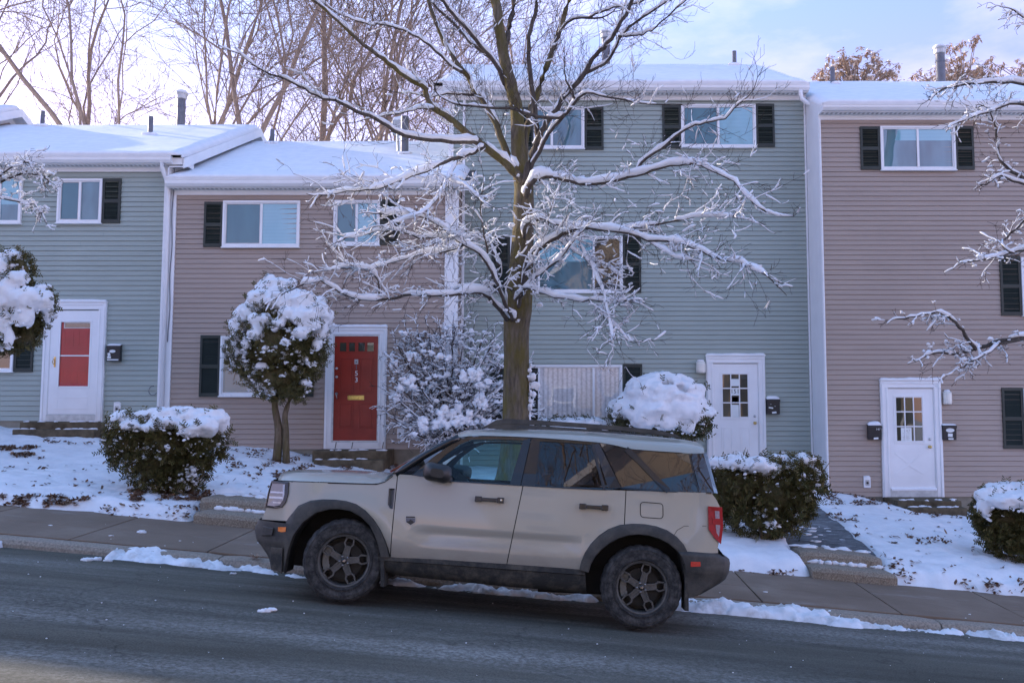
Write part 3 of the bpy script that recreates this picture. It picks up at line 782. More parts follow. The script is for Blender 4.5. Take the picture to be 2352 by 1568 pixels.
def nine_lite(h, casing_r, lites, cols, rows, knob, bolt, Y, papers, zsill):
    cx0, cx1, cz0, cz1 = casing(h, *casing_r, Y)
    zs_ = zsill
    d = MB(); d.box((cx0, Y - .045, zs_), (cx1, Y - .012, cz1 - .012))
    X0, X1, Z0, Z1 = rect(*lites, Y - .045)
    frame(d, X0 - .045, X1 + .045, Z0 - .045, Z1 + .045, Y - .054, Y - .044, .03)
    w_ = .022
    for i in (1, 2):
        d.box((lerp(X0, X1, i / 3) - w_ / 2, Y - .058, Z0), (lerp(X0, X1, i / 3) + w_ / 2, Y - .0455, Z1))
        d.box((X0, Y - .0575, lerp(Z0, Z1, i / 3) - w_ / 2), (X1, Y - .0452, lerp(Z0, Z1, i / 3) + w_ / 2))
    frame(d, X0 - .016, X1 + .016, Z0 - .016, Z1 + .016, Y - .058, Y - .0445, .016)
    dr = d.build('front_door', 'white', h, bevel=.003)
    for i in range(3):
        for j in range(3):
            g = MB(); a, b = lerp(X0, X1, i / 3) + .011, lerp(X0, X1, (i + 1) / 3) - .011; c, e = lerp(Z0, Z1, j / 3) + .011, lerp(Z0, Z1, (j + 1) / 3) - .011
            t = RN.uniform(-.0015, .0015)
            g.quad((a, Y - .0482 + t, c), (b, Y - .0482 - t, c), (b, Y - .0482 - t, e), (a, Y - .0482 + t, e)); g.build('lite', 'pane_door', dr)
    for r in papers:
        x0, x1, z0, z1 = rect(*r[:4], Y - .05); g = MB(); g.box((x0, Y - .0512, z0), (x1, Y - .0498, z1)); g.build('notice', r[4], dr)
    hard(dr, *knob, Y - .045, 'knob'); hard(dr, *bolt, Y - .045, 'bolt', 'steel')
    return dr, (cx0, cx1, cz0, cz1)
zsill = W(1690, 1080, YB).z
d3, c3 = nine_lite(h3, (1622, 818, 1757.5, 1090), (1659, 858.5, 1718.4, 957.7), 0, 0, (1733.5, 971), (1733.5, 955.5), YB,
    [(1679.5, 870, 1697, 886.5, 'paper'), (1679.5, 892.5, 1697, 908, 'paper'), (1680, 909.5, 1697, 923, 'black_metal'), (1682, 911, 1695, 922, 'paper'), (1679.5, 929, 1697, 957, 'paper')], zsill)
textmesh('151', .125, W(1688.2, 899, YB - .0525), 'ink', d3, 'house_number', depth=.001)
s = MB()
for r in ((1657.5, 980, 1682, 1038), (1700, 980, 1723, 1038)):
    x0, x1, z0, z1 = rect(*r, YB - .045); frame(s, x0, x1, z0, z1, YB - .051, YB - .0445, .02); s.box((x0 + .04, YB - .050, z0 + .04), (x1 - .04, YB - .0445, z1 - .04))
s.build('door_panel', 'white', d3, bevel=.003)
wall_lamp(h3, 1597.4, 827, 1619.5, 857, YB); outlet(h3, 1788, 1038, 1803.5, 1062, YB)
c = MB(); c.box((XD + .02, YB - .05, i3['zb'] - .3), (XD + .075, YB - .002, i3['zsof'] - .1)); c.box((XD - .27, YB - .05, i2['zg']), (XD - .17, YB - .002, i3['zsof'] - .1)); c.build('corner_board', 'white', h3, bevel=.004)
c = MB(); c.box((XE - .05, YB - .045, i3['zb'] - .5), (XE - .016, YB - .002, i3['zsof'] - .1)); c.build('corner_board', 'white', h3, bevel=.004)
d = MB(); zt = i3['zgb']; ye = i3['ye']
d.tube([(XE - .18, ye - .06, zt + .01), (XE - .18, ye - .06, zt - .06), (XE - .15, ye - .02, zt - .16), (XE - .02, ye - .06, zt - .28), (XE + .16, ye - .10, zt - .36), (XE + .2, ye - .14, zt - .43), (XE + .17, ye - .14, zt - .5)], .045, 10)
d.build('downspout', 'white', h3, smooth=True)
vent(i3, 1687, 118, 150, i3['yr'] - .25, .055); vent(i3, 1392, 72, 148, i3['yr'] + .7, .11, cap=True)

# --- 4: brown, nine-lite door with two letter boxes
h4, i4 = house('townhouse', 'brown townhouse at the right end, its nine pane white door between two mailboxes', XE, 12.4, YF, 1140, 238, 252, 187, 'siding_brown', 2100, False, True)
w = MB(); w.box((XE - .012, YF - .03, i4['zb'] - .6), (XE + .002, YB - .05, i4['zsof'] + .1)); w.box((XE + .002, YF - .05, i4['zb'] - .6), (XE + .03, YF - .002, i4['zsof'] - .1)); w.build('corner_board', 'white', h4, bevel=.004)
w = MB(); w.prism([(XE - .006, i4['ye'] + .001, i4['zsof'] - .002), (XE - .006, YB, i4['zsof'] - .002), (XE - .006, YB, i4['zg'] + i4['slope'] * (YB - i4['ye'])), (XE - .006, i4['ye'] + .001, i4['zg'] - .01)], (.014, 0, 0)); w.build('eave_return', 'white', h4)
window(h4, 2020.5, 291.5, 2192, 391.5, YF, panes=('pane_room', 'pane_room'), blinds={0: .3, 1: .3}); shutter(h4, 1975, 292, 2020, 391, YF); shutter(h4, 2192.5, 291, 2235, 391, YF)
shutter(h4, 2296, 588, 2343, 725, YF); window(h4, 2344, 592, 2520, 725, YF)
shutter(h4, 2301, 890, 2349, 1030, YF); window(h4, 2350, 893, 2530, 1030, YF)
zsill = W(2095, 1122, YF).z
d4, c4 = nine_lite(h4, (2023, 874, 2162, 1148), (2058, 911.6, 2119, 1013), 0, 0, (2134.7, 1025.5), (2135.5, 1008), YF, [(2069.5, 982, 2094, 1013, 'paper')], zsill)
textmesh('147', .085, W(2083, 989.5, YF - .0528), 'galv', d4, 'house_number', depth=.0008)
ln = MB()
for k, v in enumerate((995, 1000, 1003, 1006, 1009)):
    a, b = W(2073 + (k % 2) * 2, v, YF - .0516), W(2090 - (k % 3), v, YF - .0516); ln.box((a.x, a.y - .0006, a.z - .004), (b.x, a.y + .0002, a.z + .003))
ln.build('print_lines', 'galv', d4)
s = MB()
x0, x1, z0, z1 = rect(2056, 1035, 2120, 1092, YF - .045)
def bar(a, b, w_=.014):
    a, b = Vector(a), Vector(b); t = (b - a).normalized(); n = Vector((-t.z, 0, t.x)) * w_ / 2
    s.prism([a - n, b - n, b + n, a + n], (0, -.006, 0))
y_ = YF - .0448; xm, zm = (x0 + x1) / 2, (z0 + z1) / 2
for t0, t1 in (((x0, z1), (x1, z1)), ((x0, z0), (x1, z0)), ((x0, z1 - .04), (xm - .03, zm)), ((x1, z1 - .04), (xm + .03, zm)), ((x0, z0 + .03), (xm, zm - .04)), ((x1, z0 + .03), (xm, zm - .04))): bar((t0[0], y_, t0[1]), (t1[0], y_, t1[1]))
s.build('door_panel', 'white', d4)
cx0, cx1, cz0, cz1 = c4
d = MB(); d.box((cx0 - .015, YF - .085, cz0 - .02), (cx1 + .015, YF - .004, zsill - .02)); o = d.build('threshold', 'white_worn', h4, bevel=.006)
d = MB(); d.grid([[(x, YF - .046, zsill + .03 + .01 * nz(x * 5, 1)), (x, YF - .075, zsill + .028), (x, YF - .094, zsill - .005), (x, YF - .09, zsill - .03 + .01 * nz(x * 8, 4))] for x in np.linspace(cx0 + .005, cx1 - .005, 24)]); d.build('snow', 'snow', o, smooth=True)
wall_lamp(h4, 2163, 896, 2182, 928, YF); outlet(h4, 1982.5, 1094, 1998.4, 1119.5, YF)
vent(i4, 1913, 155, 193, i4['yr'] - .25, .055); vent(i4, 2161, 107, 187, i4['yr'] + .35, .115, cap=True)

# ------------------------------------------------------------------ stoops
def stoop(u0, u1, vt, slabs, label):
    xm = W((u0 + u1) / 2, vt, 18.2).x
    t = thing('front_step', (xm, 18.3, zwall(xm) - .1), label, 'steps', 'concrete steps at the front doors')
    for a, b, v0, v1, y0 in slabs:
        m = MB(); z1 = W((a + b) / 2, v0, y0).z; z0 = W((a + b) / 2, v1, y0).z
        m.box((W(a, v0, y0).x, y0, z0 - .25), (W(b, v0, y0).x, YF - .003 + .8 * 0, z1)); m.build('slab', 'concrete_dark', t, bevel=.014)
    s = MB()
    for i in range(16):
        a, b, v0, v1, y0 = slabs[i % len(slabs)]
        q = RN.random(); s.blob((W(lerp(a, b, q), v0, y0).x, y0 + RN.uniform(.05, .3), W(a, v0, y0).z), (RN.uniform(.03, .1), .05, .02), 2, jit=.3, seed=i)
    s.build('snow', 'snow', t, smooth=True)
stoop(45, 238, 968, [(45, 238, 969, 988, 18.05), (28, 215, 986, 998, 17.75)], 'mossy concrete step below the white storm door')
stoop(717, 888, 1034, [(717, 888, 1035, 1056, 17.95), (720, 880, 1056, 1078, 17.65)], 'mossy concrete step below the dark red door')
stoop(2068, 2210, 1148, [(2062, 2209, 1150, 1166, 17.95), (2092, 2222, 1166, 1182, 17.65)], 'concrete step below the white door of the right hand house')

# ------------------------------------------------------------------ mailboxes
def mailbox(u0, v0, u1, v1, Y, label, deco):
    x0, x1, z0, z1 = rect(u0, v0, u1, v1, Y - .12); yf = Y - .13
    t = thing('mailbox', ((x0 + x1) / 2, Y - .024, z0), label, 'mailbox', 'black wall mailboxes')
    b = MB(); b.add([(x0, yf + .015, z0), (x1, yf + .015, z0), (x1, Y - .024, z0), (x0, Y - .024, z0), (x0, yf, z1 - .06), (x1, yf, z1 - .06), (x1, Y - .024, z1 - .02), (x0, Y - .024, z1 - .02)],
        [(0, 3, 2, 1), (4, 5, 6, 7), (0, 1, 5, 4), (1, 2, 6, 5), (2, 3, 7, 6), (3, 0, 4, 7)]); b.build('box', 'black_metal', t, bevel=.006)
    l = MB(); l.prism([(x0 - .006, yf - .012, z1 - .075), (x0 - .006, yf - .012, z1 - .035), (x0 - .006, yf + .03, z1 - .012), (x0 - .006, Y - .024, z1), (x0 - .006, Y - .024, z1 - .02), (x0 - .006, yf, z1 - .06)], (x1 - x0 + .012, 0, 0)); l.build('lid', 'black_metal', t, bevel=.003)
    s = MB(); rows = []
    for j in range(13):
        q = j / 12; x = lerp(x0 - .004, x1 + .004, q); hh = deco.get('snow', .03) * (1 - (abs(q - .5) * 2) ** 6) * (1 + .3 * nz(x * 9, z1))
        rows.append([(x, Y - .026, z1), (x, Y - .026, z1 + hh), (x, yf + .05, z1 - .004 + hh), (x, yf + .01, z1 - .018 + hh * .6), (x, yf + .008, z1 - .02)])
    s.grid(rows); s.build('snow', 'snow', t, smooth=True)
    if 'oval' in deco:
        px, pz, rx, rz = deco['oval']; e = MB(); c = Vector((lerp(x0, x1, px), yf + .002, lerp(z0, z1, pz)))
        e.prism([c + Vector((rx * math.cos(a), 0, rz * math.sin(a))) for a in np.linspace(0, 2 * math.pi, 22)[:-1]], (0, -.003, 0)); e.build('decal', 'paper', t)
    for (px, pz, w_, hh, rot) in deco.get('stick', ()):
        e = MB(); c = Vector((lerp(x0, x1, px), yf + .003, lerp(z0, z1, pz))); k = []
        for a, b in ((-1, -1), (1, -1), (1, 1), (-1, 1)):
            k.append(c + Vector((a * w_ * math.cos(rot) - b * hh * math.sin(rot), 0, a * w_ * math.sin(rot) + b * hh * math.cos(rot))))
        e.prism(k, (0, -.004, 0)); e.build('sticker', 'paper', t)
    if 'num' in deco:
        s_, px, pz, size = deco['num']; textmesh(s_, size, (lerp(x0, x1, px), yf - .001, lerp(z0, z1, pz)), 'paper', t, 'house_number', depth=.001, shear=.1)
    return t
mailbox(244.7, 791, 275.3, 830, YF, 'black mailbox with a pale oval decal beside the white storm door', dict(oval=(.45, .60, .06, .03), stick=[(.2, .42, .025, .03, .3), (.22, .25, .035, .022, 0), (.5, .1, .11, .012, 0)], snow=.02))
mailbox(1761.6, 914, 1791.3, 951, YB, 'black mailbox with a torn sticker under a snow cap, right of the door marked 151', dict(stick=[(.3, .40, .045, .014, -.15), (.55, .11, .045, .018, .1), (.62, .5, .008, .006, 0), (.3, .62, .006, .006, 0)], snow=.05))
mailbox(1995, 974, 2025, 1009, YF, 'black mailbox numbered 147 left of the right hand white door', dict(num=('147', .72, .68, .06), stick=[(.55, .08, .045, .016, .08)], snow=.06))
mailbox(2166, 974, 2197, 1010, YF, 'black mailbox with oval decal and square sticker, right of the right hand white door', dict(oval=(.52, .62, .082, .04), stick=[(.52, .31, .045, .033, -.06), (.56, .07, .05, .015, 0)], snow=.012))
# ------------------------------------------------------------------ parked car
m, nt, bs = mat('car_paint'); M['car_paint'] = m
v = coords(nt)
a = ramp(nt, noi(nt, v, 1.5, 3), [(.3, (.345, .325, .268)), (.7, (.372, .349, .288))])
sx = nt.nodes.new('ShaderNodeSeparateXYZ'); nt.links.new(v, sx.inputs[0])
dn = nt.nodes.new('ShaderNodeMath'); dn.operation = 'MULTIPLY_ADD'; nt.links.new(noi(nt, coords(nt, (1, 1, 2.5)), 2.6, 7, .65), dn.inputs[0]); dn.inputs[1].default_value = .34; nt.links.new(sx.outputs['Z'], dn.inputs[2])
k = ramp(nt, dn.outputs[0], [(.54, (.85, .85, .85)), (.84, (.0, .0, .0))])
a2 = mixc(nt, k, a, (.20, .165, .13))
nt.links.new(a2, bs.inputs['Base Color']); bs.inputs['Roughness'].default_value = .32
bs.inputs['Coat Weight'].default_value = .9; bs.inputs['Coat Roughness'].default_value = .06
def dirty(name, c, d, scale=9, rough=.6, lo=.42, hi=.66):
    m, nt, bs = mat(name); M[name] = m; v = coords(nt)
    f = noi(nt, v, scale, 7, .7)
    a = ramp(nt, f, [(lo, c), (hi, d)])
    nt.links.new(a, bs.inputs['Base Color']); bs.inputs['Roughness'].default_value = rough
    bump(nt, bs, noi(nt, v, 60, 4), .3, .006)
dirty('cladding', (.032, .033, .032), (.075, .070, .060), 6)
dirty('cladding_mud', (.020, .021, .02), (.085, .075, .06), 7, .8, .45, .66)
dirty('tyre_rubber', (.022, .022, .022), (.105, .10, .095), 16, .9, .44, .72)
dirty('rim_paint', (.060, .060, .056), (.115, .108, .10), 12, .42)
M['trim_black'] = simple('trim_black', (.010, .011, .013), .25, .1, 5, coat=.3)
M['under'] = simple('underbody', (.012, .011, .010), .9, .4, 9)
M['glass_dark'] = pane_mat('privacy_glass', (.006, .007, .008), (.012, .013, .014), 0, 1.75, rough=.008)
M['seat'] = simple('seat_cloth', (.05, .05, .055), .9, .2, 30)
M['red_lens'] = simple('red_lens', (.33, .006, .008), .35, .25, 30, spec=.25)
M['clear_lens'] = simple('clear_lens', (.32, .34, .37), .08, .25, 20, coat=1, metal=.4)
M['tail_lens'] = simple('tail_lens', (.30, .22, .24), .3, .3, 40, spec=.3)
M['amber_lens'] = simple('amber_lens', (.80, .20, .03), .2, .1, 30, coat=1)
M['reflector'] = simple('red_reflector', (.55, .03, .02), .25, .1, 30, coat=1)
M['disc'] = simple('brake_disc', (.022, .020, .018), .6, .4, 12, metal=.3)
M['caliper'] = simple('caliper', (.16, .15, .13), .6, .4, 12)
M['nut'] = simple('wheel_nut', (.30, .29, .29), .3, .2, 20, metal=1)
M['chrome'] = simple('chrome', (.7, .7, .72), .12, .05, 20, metal=1)
def tglass(name, tint, ior):
    m, nt, bs = mat(name); M[name] = m
    gl = nt.nodes.new('ShaderNodeBsdfGlossy'); gl.inputs['Roughness'].default_value = .005
    tr = nt.nodes.new('ShaderNodeBsdfTransparent'); tr.inputs[0].default_value = (*tint, 1)
    mx = nt.nodes.new('ShaderNodeMixShader'); fr = nt.nodes.new('ShaderNodeFresnel'); fr.inputs['IOR'].default_value = ior
    nt.links.new(fr.outputs[0], mx.inputs[0]); nt.links.new(tr.outputs[0], mx.inputs[1]); nt.links.new(gl.outputs[0], mx.inputs[2])
    nt.links.new(mx.outputs[0], nt.nodes['Material Output'].inputs[0])
tglass('glass_clear', (.66, .93, .95), 1.45)
tglass('glass_tint', (.13, .15, .16), 1.7)
M['mirror_black'] = simple('mirror_black', (.016, .016, .016), .45, .2, 8)
tglass('lens_clear', (.9, .93, .95), 1.6)

YN = 8.66
def rv(x, y): return (600 + x / 1.96) * .9408, (1000 + y / 1.96) * .9408
CROT = Matrix.Rotation(math.atan(G), 4, 'Y') @ Matrix.Rotation(rad(-3.9), 4, 'X')
WC = W(*rv(462, 722), YN)
HW = .93; RW = .367
CROOT = WC - (CROT.to_3x3() @ Vector((0, -HW, RW)))
CM = Matrix.Translation(CROOT) @ CROT
CMI = CM.inverted()
def q(x, y, dy=.03):
    p = CMI @ W(*rv(x, y), YN + dy); return (p.x, p.z)
def Q(l, dy=.03): return [q(x, y, dy) for x, y in l]
car = thing('parked_car', CROOT, 'beige four door off road style car with black roof rails, parked along the snowy kerb', 'car')
car.rotation_euler = CROT.to_euler()
WORG[car.name] = Vector((0, 0, 0))
BELT = [q(-200, 280), q(705, 306), q(800, 313), q(1000, 343), q(1312, 363), q(1720, 384), q(2240, 398), q(2500, 410)]
BELT_D = dict()
def belt(s): return interp(s, BELT)
def wy(s, h):
    w = HW
    w -= .17 * max(0, (-.22 - s) / .58) ** 2.4 + .11 * max(0, (s - 3.02) / .5) ** 2.2
    b = belt(s)
    w -= .035 * sstep((h - .78) / .42) + .03 * sstep((.62 - h) / .35)
    if h > b: w -= (h - b) * .20 + .012 * sstep((h - b) / .03)
    # shoulder bulge over the wheels, scallop in the doors
    for c in (0, 2.67):
        r = math.hypot(s - c, h - RW)
        w += .016 * math.exp(-((r - .49) / .10) ** 2)
    if .55 < s < 2.3:
        l = interp(s, CREASE); e = sstep((s - .60) / .12) * sstep((2.15 - s) / .25)
        w -= e * (.020 * (1 - sstep((l - .005 - h) / -.016)) * sstep((h - l + .16) / .12) if h < l + .02 else 0)
    return w
CREASE = [q(780, 572), q(1512, 618)]
FRONT = Q([(62, 520), (88, 465), (98, 400), (113, 345), (124, 318)], .35)
FBUMP = Q([(125, 745), (110, 690), (50, 618), (38, 560), (62, 520)], .35)
REAR = Q([(2270, 690), (2268, 640), (2285, 600), (2286, 470), (2266, 428), (2242, 398)], .25)
RBUMP = Q([(2120, 888), (2180, 872), (2296, 810), (2308, 730), (2300, 690), (2262, 683)], .25)
GREAR = Q([(2242, 398), (2196, 202), (2178, 160)], .45)
def byh(l, h):
    l = sorted((b, a) for a, b in l); return interp(h, l)
def sf(h): return (byh(FRONT, h) if h > FRONT[0][1] else byh(FBUMP, h)) + .07
def sr(h): return (byh(REAR, h) if h > REAR[0][1] else byh(RBUMP, h)) - .05
AO = Q([(190, 532), (205, 512), (250, 458), (310, 433), (370, 427), (430, 429), (480, 435), (530, 450), (575, 480), (615, 523), (645, 570), (665, 615), (680, 660), (690, 702)])
AI = Q([(185, 785), (192, 740), (205, 670), (232, 598), (275, 540), (335, 494), (400, 476), (450, 474), (505, 484), (555, 512), (595, 552), (620, 600), (637, 650), (648, 702)])
BO = Q([(1596, 762), (1606, 722), (1622, 682), (1650, 640), (1690, 600), (1735, 570), (1790, 550), (1850, 544), (1910, 546), (1965, 556), (2015, 574), (2060, 604), (2095, 642), (2116, 684)])
BI = Q([(1640, 775), (1652, 735), (1670, 702), (1700, 668), (1740, 638), (1785, 614), (1830, 600), (1880, 596), (1930, 602), (1980, 618), (2025, 642), (2060, 672), (2080, 700), (2092, 735)])
BOT = [q(40, 528)] + AO + Q([(712, 704), (900, 713), (1258, 737), (1500, 754)]) + BO + Q([(2140, 684), (2268, 686), (2400, 690)])
TOP = [q(80, 338), q(200, 343), q(620, 357), q(660, 346), q(712, 308), q(800, 313), q(1000, 343), q(1312, 363), q(1720, 384), q(2240, 398), q(2400, 405)]
S1, S2, S3 = q(703, 560)[0], q(1283, 560)[0], q(1813, 560)[0]
SMIN, SMAX = q(62, 520, .35)[0] + .07, q(2268, 640, .25)[0] - .05
def shear(s, h):
    k = .115 * math.exp(-((s - S2) / .25) ** 2) - .03 * math.exp(-((s - S1) / .2) ** 2) - .02 * math.exp(-((s - S3) / .2) ** 2)
    return s + k * (h - .75)
def scol(s, h):
    s0 = -.30
    if s < s0: return sf(h) + (s - SMIN) / (s0 - SMIN) * (s0 - sf(h))
    s1 = 3.12
    if s > s1: return sr(h) - (SMAX - s) / (SMAX - s1) * (sr(h) - s1)
    return shear(s, h)
cols = sorted(set([round(s, 4) for s in list(np.linspace(SMIN, SMAX, 62)) + [p[0] for p in AO + BO] + [S1 - .004, S1 + .004, S2 - .004, S2 + .004, S3 - .004, S3 + .004] if SMIN <= s <= SMAX]))
NR = 26
def panel(s0, s1, sides=(-1, 1)):
    mb = MB()
    cs = [s for s in cols if s0 - .0006 <= s <= s1 + .0006]
    for sd in sides:
        rows = []
        for r in range(NR + 1):
            row = []
            for s in cs:
                b, t = interp(s, BOT), interp(s, TOP); h = lerp(b, t, r / NR); ss = scol(s, h)
                row.append((ss, sd * wy(ss, h), h))
            rows.append(row)
        # folded edges give the panels thickness
        ins = [(p[0], p[1] * .985, p[2]) for p in rows[-1]]; inb = [(p[0], p[1] * .97, p[2] + .004) for p in rows[0]]
        rows = [inb] + rows + [ins]
        for i in (0, -1):
            pass
        rows = [[(r_[0][0], r_[0][1] - sd * .012, r_[0][2])] + r_ + [(r_[-1][0], r_[-1][1] - sd * .012, r_[-1][2])] for r_ in rows]
        if sd > 0: rows = [list(reversed(r_)) for r_ in rows]
        mb.grid(rows)
    return mb
# bodywork: fenders, quarters, hood, roof, tail are one body; doors are parts
body = panel(SMIN, S1 - .004)
b2 = panel(S3 + .004, SMAX); body.add(b2.v, b2.f)
# hood
def hoodz(s): return interp(s, [q(112, 330, .6), q(126, 314, .6), (q(200, 296, .7)), q(300, 288, .8), q(500, 289, .9), q(640, 297, .9), q(715, 306, .9)])
hood = MB(); rows = []
hs = list(np.linspace(q(122, 330)[0] + .02, q(655, 346)[0], 22))
for s in hs:
    t = interp(s, TOP) + .006; w = wy(s, t) - .004; zt = max(t + .015, hoodz(s)); row = []
    for j in range(19):
        f = -1 + 2 * j / 18
        row.append((s - .075 * (1 - f * f) * clamp((.1 - s) / .7), w * f, t + (zt - t) * (1 - abs(f) ** 3.2) ** .8))
    rows.append(row)
front_edge = rows[0]
rows = [[(p[0] + .012, p[1], p[2] - .05) for p in rows[0]]] + rows + [[(p[0] + .02, p[1], p[2] - .05) for p in rows[-1]]]
hood.grid(rows)
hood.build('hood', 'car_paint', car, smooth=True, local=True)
# cowl filler from hood edge to doors
rows = []
for s in np.linspace(q(640, 350)[0], q(800, 313)[0], 8):
    t = interp(s, TOP); w = wy(s, t); rows.append([(s, w * f, t + .05 * (1 - abs(f) ** 3) * clamp((q(800, 313)[0] - s) / .3)) for f in np.linspace(-1, 1, 11)])
cw = MB(); cw.grid(rows); cw.build('cowl', 'trim_black', car, smooth=True, local=True)
# front face
ff = MB(); rows = []
for h in np.linspace(FRONT[0][1], q(120, 335)[1], 10):
    s = sf(h); w = wy(s, h); rows.append([(s - .075 * (1 - f * f) - .0, w * f, h) for f in np.linspace(-1, 1, 17)])
ff.grid(rows); ff.build('grille', 'trim_black', car, smooth=True, local=True)
fb = MB(); rows = []
hb0, hb1 = q(125, 748, .35)[1], FRONT[0][1] + .004
for h in np.linspace(hb0, hb1, 14):
    s = sf(h); w = wy(s, h) + .012
    e = byh(AI[:6], h) ; L = []
    side = [(lerp(e, s, k), None) for k in (0, .2, .4, .6, .8, 1)]
    bul = .018 * sstep((h - .42) / .04) * sstep((.68 - h) / .03)
    L += [(a, -(wy(a, h) + .012 + bul), h) for a, _ in side]
    L += [(s - .085 * (1 - f * f) - bul, (w + bul) * f, h) for f in np.linspace(-.94, .94, 13)]
    L += [(a, (wy(a, h) + .012 + bul), h) for a, _ in reversed(side)]
    rows.append(L)
fb.grid(rows); fbo = fb.build('front_bumper', 'cladding', car, smooth=True, local=True)
rb = MB(); rows = []
hb0, hb1 = q(2120, 888, .25)[1], REAR[0][1] + .01
for h in np.linspace(hb0, hb1, 12):
    s = sr(h); e = min(byh([(a, b) for a, b in BI[8:]] + [q(2100, 800), q(2108, 890)], h), s - .02)
    bul = .02 * sstep((h - .50) / .05)
    side = [lerp(e, s, k) for k in (0, .25, .5, .75, .92, 1)]
    L = [(a + bul * .5, -(wy(a, h) + .014 + bul - (.03 if k == 5 else 0)), h) for k, a in enumerate(side)]
    w = wy(s, h) + bul
    L += [(s + .05 * (1 - f * f) + .02 + bul, w * f, h) for f in np.linspace(-.92, .92, 13)]
    L += [(a + bul * .5, (wy(a, h) + .014 + bul - (.03 if k == 5 else 0)), h) for k, a in reversed(list(enumerate(side)))]
    rows.append(L)
top = [(p[0] - .02, p[1] * .93, p[2] + .012) for p in rows[-1]]
rb.grid(rows + [top]); rbo = rb.build('rear_bumper', 'cladding', car, smooth=True, local=True)
# tail: gate, rear glass
tg = []
for h in np.linspace(REAR[0][1], q(2242, 398, .25)[1], 9):
    s = sr(h); w = wy(s, h); tg.append([(s + .05 * (1 - f * f), w * f, h) for f in np.linspace(-1, 1, 13)])
body.grid([list(reversed(r)) for r in tg])
gl = MB(); rows = []
def gr(h): return byh(GREAR, h) - .02
for h in np.linspace(q(2242, 398, .25)[1], q(2196, 205, .4)[1], 6):
    s = gr(h); w = wy(s, h) - .01; rows.append([(s + .05 * (1 - f * f), w * f, h) for f in np.linspace(-1, 1, 13)])
gl.grid([list(reversed(r)) for r in rows]); gl.build('rear_window', 'glass_dark', car, smooth=True, local=True)
# roof
DRIP = Q([(1000, 136), (1060, 126), (1130, 123), (1250, 126), (1366, 131), (1540, 143), (1693, 156), (1780, 172), (1835, 187), (1960, 197), (2125, 207), (2194, 207)], .22)
RTOP = Q([(1000, 134), (1030, 112), (1060, 99), (1100, 94), (1200, 92), (1350, 92), (1500, 96), (1650, 103), (1800, 113), (1960, 127), (2100, 141), (2150, 151), (2180, 170), (2196, 204)], .62)
RS0, RS1 = DRIP[0][0], DRIP[-1][0]
rows = []
for s in list(np.linspace(RS0, RS0 + .3, 8)) + list(np.linspace(RS0 + .36, RS1 - .14, 26)) + list(np.linspace(RS1 - .11, RS1, 6)):
    zd = interp(s, DRIP); zt = max(zd + .004, interp(s, RTOP)); w = wy(s, zd) + .008
    e = .02 * sstep((s - RS1 + .3) / .3)
    row = []
    for j in range(25):
        f = -1 + 2 * j / 24; f = math.copysign(abs(f) ** .55, f) if f else 0
        row.append((s + .03 * (1 - f * f) * sstep((s - 3) / .4) - .05 * (1 - f * f) * sstep((RS0 + .25 - s) / .3), (w - e) * f, zd + (zt - zd) * (1 - abs(f) ** 4.5) ** .75))
    rows.append(row)
rows = [[(p[0], p[1], p[2] - .012) for p in rows[0]]] + rows + [[(p[0] - .01, p[1] * .98, p[2] - .03) for p in rows[-1]]]
body.grid(rows)
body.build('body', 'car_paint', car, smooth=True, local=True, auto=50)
# inner shell so seams are dark
inn = MB()
for sd in (-1, 1):
    rows = []
    for r in range(9):
        row = []
        for s in np.linspace(SMIN + .05, SMAX - .05, 70):
            b, t = interp(s, BOT) + .01, interp(s, TOP) - .01; h = lerp(b, t, r / 8); ss = scol(s, h); row.append((ss, sd * (wy(ss, h) - .02), h))
        rows.append(row)
    inn.grid(rows)
inn.box((-.50, -.66, .26), (3.0, .66, .62)); inn.box((-.62, -.66, .5), (.46, .66, .92)); inn.box((2.1, -.68, .5), (3.3, .68, .98))
inn.box((.5, -.80, .27), (2.15, .80, .45))
for sd in (-1, 1):
    for arc in (AI, BI):
        inn.grid([[(p[0], sd * (wy(p[0], p[1]) - .01), p[1] + .012), (p[0], sd * .6, p[1] + .012)] for p in arc])
inn.tube([(1.75, -.5, .24), (2.35, -.52, .27)], .04, 8); inn.tube([(2.67, -.75, RW), (2.67, .75, RW)], .04, 8); inn.tube([(0, -.75, RW), (0, .75, RW)], .04, 8)
inn.build('underbody', 'under', car, local=True)

# side-view helpers
def pt(p, sd=-1, off=0.0): return (p[0], sd * (wy(p[0], p[1]) + off), p[1])
def ring(mb, outer, inner, off, off2=None, thick=.015, sides=(-1, 1), sub=4):
    o, i_ = [], []
    n = len(outer)
    for k in range(n):
        for j in range(sub):
            t = j / sub; a, b = outer[k], outer[(k + 1) % n]; o.append((lerp(a[0], b[0], t), lerp(a[1], b[1], t)))
            a, b = inner[k], inner[(k + 1) % n]; i_.append((lerp(a[0], b[0], t), lerp(a[1], b[1], t)))
    off2 = off if off2 is None else off2
    for sd in sides:
        r0 = [pt(p, sd, off - thick) for p in o]; r1 = [pt(p, sd, off) for p in o]; r2 = [pt(p, sd, off2) for p in i_]; r3 = [pt(p, sd, off2 - thick) for p in i_]
        L = [r0, r1, r2, r3]
        if sd > 0: L = [list(reversed(r)) for r in L]
        mb.grid(L, 0, True)
def poly(mb, loop, off, sides=(-1, 1), thick=0):
    for sd in sides:
        a = [pt(p, sd, off) for p in loop]
        if sd > 0: a = list(reversed(a))
        if thick: mb.prism(a, (0, -sd * thick, 0))
        else: mb.add(a, [tuple(range(len(a)))])
